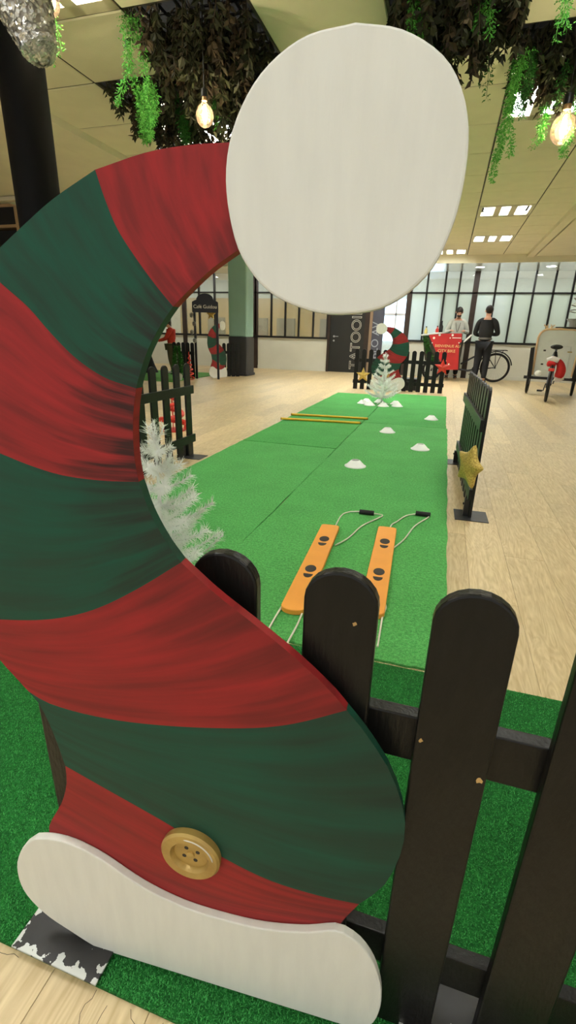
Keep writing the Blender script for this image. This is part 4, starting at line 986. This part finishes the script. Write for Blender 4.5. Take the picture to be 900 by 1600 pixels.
MB().prism([(-.66, 1.10), (-.10, 1.18), (-.10, 1.20), (-.66, 1.13)], -.26, .36).build('box_lid', M_cone, cb_, bevel=.004)
MB().prism([(.40, .98), (.58, 1.16), (.60, 1.14), (.42, .95)], -.2, .3).build('white_flap', M_cone, cb_, bevel=.004)
fr = MB(); fr.tube([(.30, .05, .30), (.62, .05, .26), (.80, .05, .30)], .025); fr.tube([(.80, .05, .30), (.98, .05, .86)], .02); fr.tube([(.80, .05, .30), (1.27, .05, .365)], .014); fr.tube([(.95, .05, .78), (1.27, .05, .365)], .012); fr.tube([(.42, .05, .42), (.93, .05, .74)], .022)
fr.build('frame', M_blackm, cb_, smooth=True)
MB().tube([(.82, .05, .90), (.92, .05, .93), (1.08, .05, .92)], [.03, .055, .075], 10).build('saddle', M_rubber, cb_, smooth=True)
cr = MB(); cr.tube([(.80, .0, .30), (.80, -.03, .30)], .09, 20); cr.tube([(.80, -.05, .30), (.70, -.05, .18)], .012); cr.tube([(.66, -.12, .18), (.74, -.04, .18)], .016); cr.build('crank', M_blackm, cb_, smooth=True)
rk = MB(); rk.tube([(1.02, -.07, .79), (1.50, -.07, .80)], .010); rk.tube([(1.02, .15, .79), (1.50, .15, .80)], .010)
for x_ in (1.05, 1.2, 1.35, 1.5): rk.tube([(x_, -.07, .79), (x_, .15, .79)], .008)
rk.tube([(1.27, -.05, .37), (1.22, -.07, .79)], .009); rk.tube([(1.27, -.05, .37), (1.40, -.07, .79)], .009); rk.build('rack', M_blackm, cb_, smooth=True)
MB().tube([Vector((1.27, .05, .365))+Vector((math.cos(a), 0, math.sin(a)))*.40 for a in [math.radians(x_) for x_ in range(10, 170, 10)]], .016, 6).build('mudguard', M_blackm, cb_, smooth=True)
MB().tube(smooth_pts([(.36, -.1, .95), (.44, -.05, 1.0), (.50, .08, 1.02), (.44, .25, 1.0), (.36, .3, .95)], 16), .014).build('handlebar', M_blackm, cb_, smooth=True)
gq = random.Random(8); gm = MB()
for k in range(500):
    s = gq.random(); p = Vector((-.55+.25*s+gq.uniform(-.06, .06), -.25+gq.uniform(-.04, .02), 1.05-.62*s+gq.uniform(-.04, .04))); v, f_ = leaf_verts(p, Vector((gq.uniform(-1, 1), -gq.random(), gq.uniform(-1, 1))), .06, .008, gq); gm.add(v, f_)
gl_ = gm.build('fir_garland', M_fernd, cb_); gl_['kind'] = 'stuff'
def bottle(label, x_, y_, z_, m, h_=.22):
    t = thing('bottle', label, 'bottle', (x_, y_, z_)); MB().lathe([(.04, 0), (.042, h_*.55), (.016, h_*.75), (.015, h_)], 16).build('glass_body', m, t, smooth=True); MB().lathe([(.018, h_-.005), (.018, h_+.02)], 12).build('cap', M_blackm, t)
bottle('dark bottle standing on the red poster cargo box', -.18, 14.02, 1.193, M_rubber, .26)
bottle('small red bottle standing on the red poster cargo box', -.28, 13.98, 1.19, M_redp, .14)
bottle('short pale yellow bottle standing at the corner of the red poster cargo box', -.56, 14.0, 1.15, mat('pale_yellow', C(222, 206, 120), .5, var=.1), .16)

# white box trike
tk = thing('cargo_trike', 'white box cargo trike with wooden edging, rear wheel towards the lane', 'tricycle', (1.87, 10.02, 0), -.20)
RW = .315
wheel(tk, (0, 0, RW), RW, (1, 0, 0), tw=.027)
for s in (-1, 1): wheel(tk, (s*.42, 1.5, .31), .31, (1, 0, 0), tw=.025)
bx_ = MB().prism([(-.33, .36), (.33, .36), (.37, 1.10), (.30, 1.26), (-.30, 1.26), (-.37, 1.10)], 1.12, 1.95).build('cargo_box', mat('white_panel', C(212, 218, 216), .4, var=.05), tk, bevel=.01)
ed = MB(); ed.tube(smooth_pts([(-.35, 1.11, .40), (-.37, 1.11, 1.0), (-.36, 1.11, 1.16), (-.28, 1.11, 1.25), (-.1, 1.11, 1.275), (.28, 1.11, 1.26), (.36, 1.11, 1.16), (.37, 1.11, 1.0), (.35, 1.11, .40)], 50), .020, 8); ed.build('wooden_edge', mat('birch_edge', C(218, 186, 146), .5, var=.12), bx_, smooth=True)
MB().box(-.20, .24, 1.108, 1.121, .50, .96).build('hatch_door', MATS['white_panel'], bx_, bevel=.004)
hg = MB(); hg.box(-.235, -.19, 1.10, 1.121, .86, .89); hg.build('hinge', M_steel, bx_); hg = MB(); hg.box(-.235, -.19, 1.10, 1.121, .60, .63); hg.build('hinge', M_steel, bx_); MB().box(.19, .27, 1.10, 1.121, .85, .87).build('latch', mat('brass', C(170, 150, 90), .4, metal=.6, var=.1), bx_)
for s in (-1, 1): MB().prism([(s*.36, .36), (s*.44, .36), (s*.47, .92), (s*.40, .94)], 1.05, 1.12).build('corner_guard', M_rubber, tk, bevel=.01)
MB().box(-.52, .52, 1.40, 1.46, .30, .36).build('axle_beam', M_blackm, tk); MB().box(-.36, .36, 1.08, 1.14, .33, .37).build('cross_bar', M_blackm, tk)
fr = MB(); fr.tube([(0, .0+.28, .30), (0, .7, .32), (0, 1.2, .36)], .028); fr.tube([(0, .36, .30), (0, .26, .92)], .020)
for s in (-1, 1): fr.tube([(s*.035, 0, RW), (s*.035, .36, .30)], .011); fr.tube([(s*.035, 0, RW), (s*.03, .27, .72)], .010)
fr.build('frame', mat('blue_grey_metal', C(74, 84, 104), .35, metal=.4, var=.15), tk, smooth=True)
sd_ = MB(); sd_.tube(smooth_pts([(0, .50, .955), (0, .36, .96), (0, .24, .955), (0, .16, .95)], 12), [.018, .025, .035, .045, .06, .075, .088, .096, .10, .104, .10, .09, .06], 14)
sd_.v = [(a, b, .955+(c-.955)*.42) for a, b, c in sd_.v]; sd_.build('saddle', M_rubber, tk, smooth=True)
MB().tube([(0, .26, .86), (0, .20, .80), (0, .26, .74)], [.03, .05, .03], 10).build('seat_spring', M_blackm, tk, smooth=True)
mg = [Vector((0, 0, RW))+Vector((0, math.cos(a), math.sin(a)))*(RW+.035) for a in [math.radians(x_) for x_ in range(60, 200, 10)]]
MB().tube(mg, .024, 6).build('mudguard', M_blackm, tk, smooth=True)
for s, dz in ((-1, -.13), (1, .13)):
    p = MB(); p.tube([(s*.06, .36, .30), (s*.08, .36+.05*s, .30+dz)], .010); p.box(s*.14-.045, s*.14+.045, .30+.05*s, .40+.05*s, .285+dz, .315+dz); p.tube([(s*.08, .36+.05*s, .30+dz), (s*.10, .36+.05*s, .30+dz)], .009); p.build('pedal', M_blackm, tk)
MB().tube([(-.02, .36, .30), (-.05, .36, .30)], .085, 24).build('chainring', M_blackm, tk, smooth=True)
rl = MB().box(-.05, .05, -.34, -.30, .56, .61).build('rear_light', M_redp, tk, bevel=.01)
MB().tube(smooth_pts([(-.10, 1.16, 1.30), (.1, 1.10, 1.30), (.34, 1.12, 1.29)], 10), .018).build('handlebar', M_rubber, tk, smooth=True)
TM = Matrix.Translation((1.87, 10.02, 0)) @ Matrix.Rotation(-.20, 4, 'Z')
# santa hat hanging on the rear of the trike
p = TM @ Vector((.0, -.05, .70)); sh_ = thing('santa_hat', 'red santa hat with white trim hanging over the trike\'s rear wheel', 'hat', p)
MB().tube(smooth_pts([(-.10, 0, .03), (-.02, -.03, .06), (.07, -.03, .03)], 12), .045, 12).build('fur_trim', M_needle, sh_, smooth=True)
MB().tube(smooth_pts([(-.10, -.02, -.02), (-.02, -.05, -.03), (.03, -.04, -.04)], 8), [.03, .05, .055, .05, .05, .045, .045, .04, .03], 10).build('folded_cloth', mat('santa_red', C(204, 36, 36), .8, var=.2, bump=.2), sh_, smooth=True)
MB().tube(smooth_pts([(.05, 0, .04), (.12, .0, -.03), (.15, .0, -.14), (.13, .0, -.26)], 12), [.04, .05, .055, .06, .065, .07, .075, .078, .08, .08, .08, .075, .06], 12).build('cloth_cone', MATS['santa_red'], sh_, smooth=True)
MB().tube([(.07, -.02, -.28), (.14, -.01, -.30), (.21, 0, -.26)], .035, 10).build('fur_trim', M_needle, sh_, smooth=True)
ellipsoid((-.20, .06, -.20), (.06, .06, .05)).build('pompom', M_needle, sh_, smooth=True)
# spiral metal tree in a bucket on the box
p = TM @ Vector((.24, 1.45, 1.262)); st_ = thing('metal_tree', 'silver spiral metal tree in a bucket on top of the white trike box', 'ornament', p)
MB().lathe([(.11, 0), (.13, .14), (.17, .18), (.19, .21), (.17, .21), (.12, .16)], 24, capt=False).build('bucket', mat('zinc_bucket', C(150, 146, 138), .4, metal=.5, var=.3), st_, smooth=True)
MB().tube([(0, 0, .1), (0, 0, 1.12)], .035, 12).build('pole', M_silver, st_, smooth=True)
sp_ = []
for k in range(121): a = k/120*7*2*PI; s = k/120; sp_.append((( .17-.13*s)*math.cos(a), (.17-.13*s)*math.sin(a), .30+.80*s))
MB().tube(sp_, .010, 6).build('spiral', M_silver, st_, smooth=True)
# wooden antlers
p = TM @ Vector((-.22, 1.25, 1.265)); an_ = thing('wooden_antlers', 'pale wooden antler ornament on the corner of the white trike box', 'ornament', p)
MB().box(-.07, .07, -.03, .03, 0, .02).build('base_block', MATS['birch_edge'], an_, bevel=.004)
for s in (-1, 1):
    m_ = MB(); m_.tube([(s*.02, 0, .015), (s*.05, 0, .05), (s*.10, 0, .09)], [.02, .018, .010], 8); m_.tube([(s*.03, 0, .03), (s*.03, 0, .10)], [.014, .008], 8); m_.build('antler', MATS['birch_edge'], an_, smooth=True)

# ------------------------------------------------------------------ things at the left end of the hall
sg = thing('sign_arch', 'black arched cafe sign on two posts near the teal column', 'sign', (-5.32, 10.72, 0), .22)
for x_ in (-.26, .26): MB().box(x_-.025, x_+.025, -.02, .02, 0, 1.62).build('post', M_blackm, sg, bevel=.003)
sp = [(-.30, 1.46), (.30, 1.46), (.30, 1.68), (.22, 1.72)]+[(.2*math.cos(a), 1.72+.14*math.sin(a)) for a in [PI*k/10 for k in range(11)]]+[(-.22, 1.72), (-.30, 1.68)]
sbo = MB().prism(sp, -.045, -.022).build('sign_board', M_blackm, sg, bevel=.003)
o = link('lettering', text_mesh('Café Guidou', .105, .002), M_wprint, sbo); o.matrix_local = Matrix.Translation((0, -.047, 1.58)) @ Matrix.Rotation(PI/2, 4, 'X')
for k, z_ in enumerate((1.40, 1.22, 1.04, .86)):
    o = ellipsoid((0, 0, 0), (.045, .045, .055), 12, 8).build('bauble', mat('grey_bauble', C(150, 150, 146), .4, metal=.3, col2=C(90, 92, 88), scale=60, bump=.6, bscale=80)); o.location = (-5.58+(.03 if k % 2 else -.03), 10.58, z_)
    tag(o, 'grey frosted bauble hanging on the cafe sign post', 'bauble', 'baubles on the sign post')
fence('black picket fence beside the cafe sign, behind the small red tree', (-5.88, 10.48), .12, 5, -.15, pitch=.11, z0=.012, ext=.04)
fence('short black picket fence behind the edge-on striped figure', (-5.17, 11.64), math.radians(25), 4, -.12, pitch=.11, z0=.001, ext=.04)
def ribbon_tree(label, loc, H_, R0, turns, m, thick):
    t = thing('ribbon_tree', label, 'ornament', loc); pts = []
    for k in range(turns*24+1):
        s = k/(turns*24); a = s*turns*2*PI; pts.append((R0*(1-s)*math.cos(a), R0*(1-s)*math.sin(a), .012+thick+(H_-.02)*s))
    MB().tube(pts, [thick*(1-.5*k/len(pts)) for k in range(len(pts))], 8).build('spiral', m, t, smooth=True)
    MB().tube([(0, 0, .0), (0, 0, H_)], .006, 8).build('stem', m, t); MB().lathe([(R0*.8, 0), (R0*.8, .012)], 24).build('base_disc', m, t)
    return t
ribbon_tree('red spiral ribbon tree standing on the floor behind the near left fence', (-2.83, 4.8, 0), .42, .165, 3, M_redp, .034)
ribbon_tree('small red spiral tree in front of the cafe fence', (-5.545, 10.26, .011), .60, .10, 6, M_redp, .016)
pt = thing('potted_bush', 'small dark green fir bush in a pale pot by the cafe fence', 'plant', (-5.70, 10.02, .011))
MB().lathe([(.07, 0), (.10, .14), (.105, .15), (.09, .14)], 20, capt=False).build('pot', mat('pale_pot', C(196, 198, 190), .5, var=.1), pt, smooth=True)
bm_ = MB(); q = random.Random(77)
for k in range(900):
    a = q.uniform(0, 2*PI); z_ = q.uniform(.12, .72); r = (.12*(1-(z_-.12)/.62)+.02)*math.sqrt(q.random()); v, f_ = leaf_verts(Vector((r*math.cos(a), r*math.sin(a), z_)), Vector((math.cos(a), math.sin(a), q.uniform(-.6, .6))), .07, .008, q); bm_.add(v, f_)
bm_.build('needles', M_fernd, pt)['kind'] = 'stuff'; MB().tube([(0, 0, .1), (0, 0, .7)], .012, 8).build('stem', M_brownleaf, pt)
# small folded step box behind the far fence
bxs = thing('storage_box', 'low dark storage box behind the far picket fence', 'box', (-.72, 10.86, 0), .1)
MB().box(-.26, .26, -.2, .2, 0, .20).build('body', M_char, bxs, bevel=.01); MB().box(-.27, .27, -.21, .21, .20, .24).build('lid', M_steel, bxs, bevel=.008)
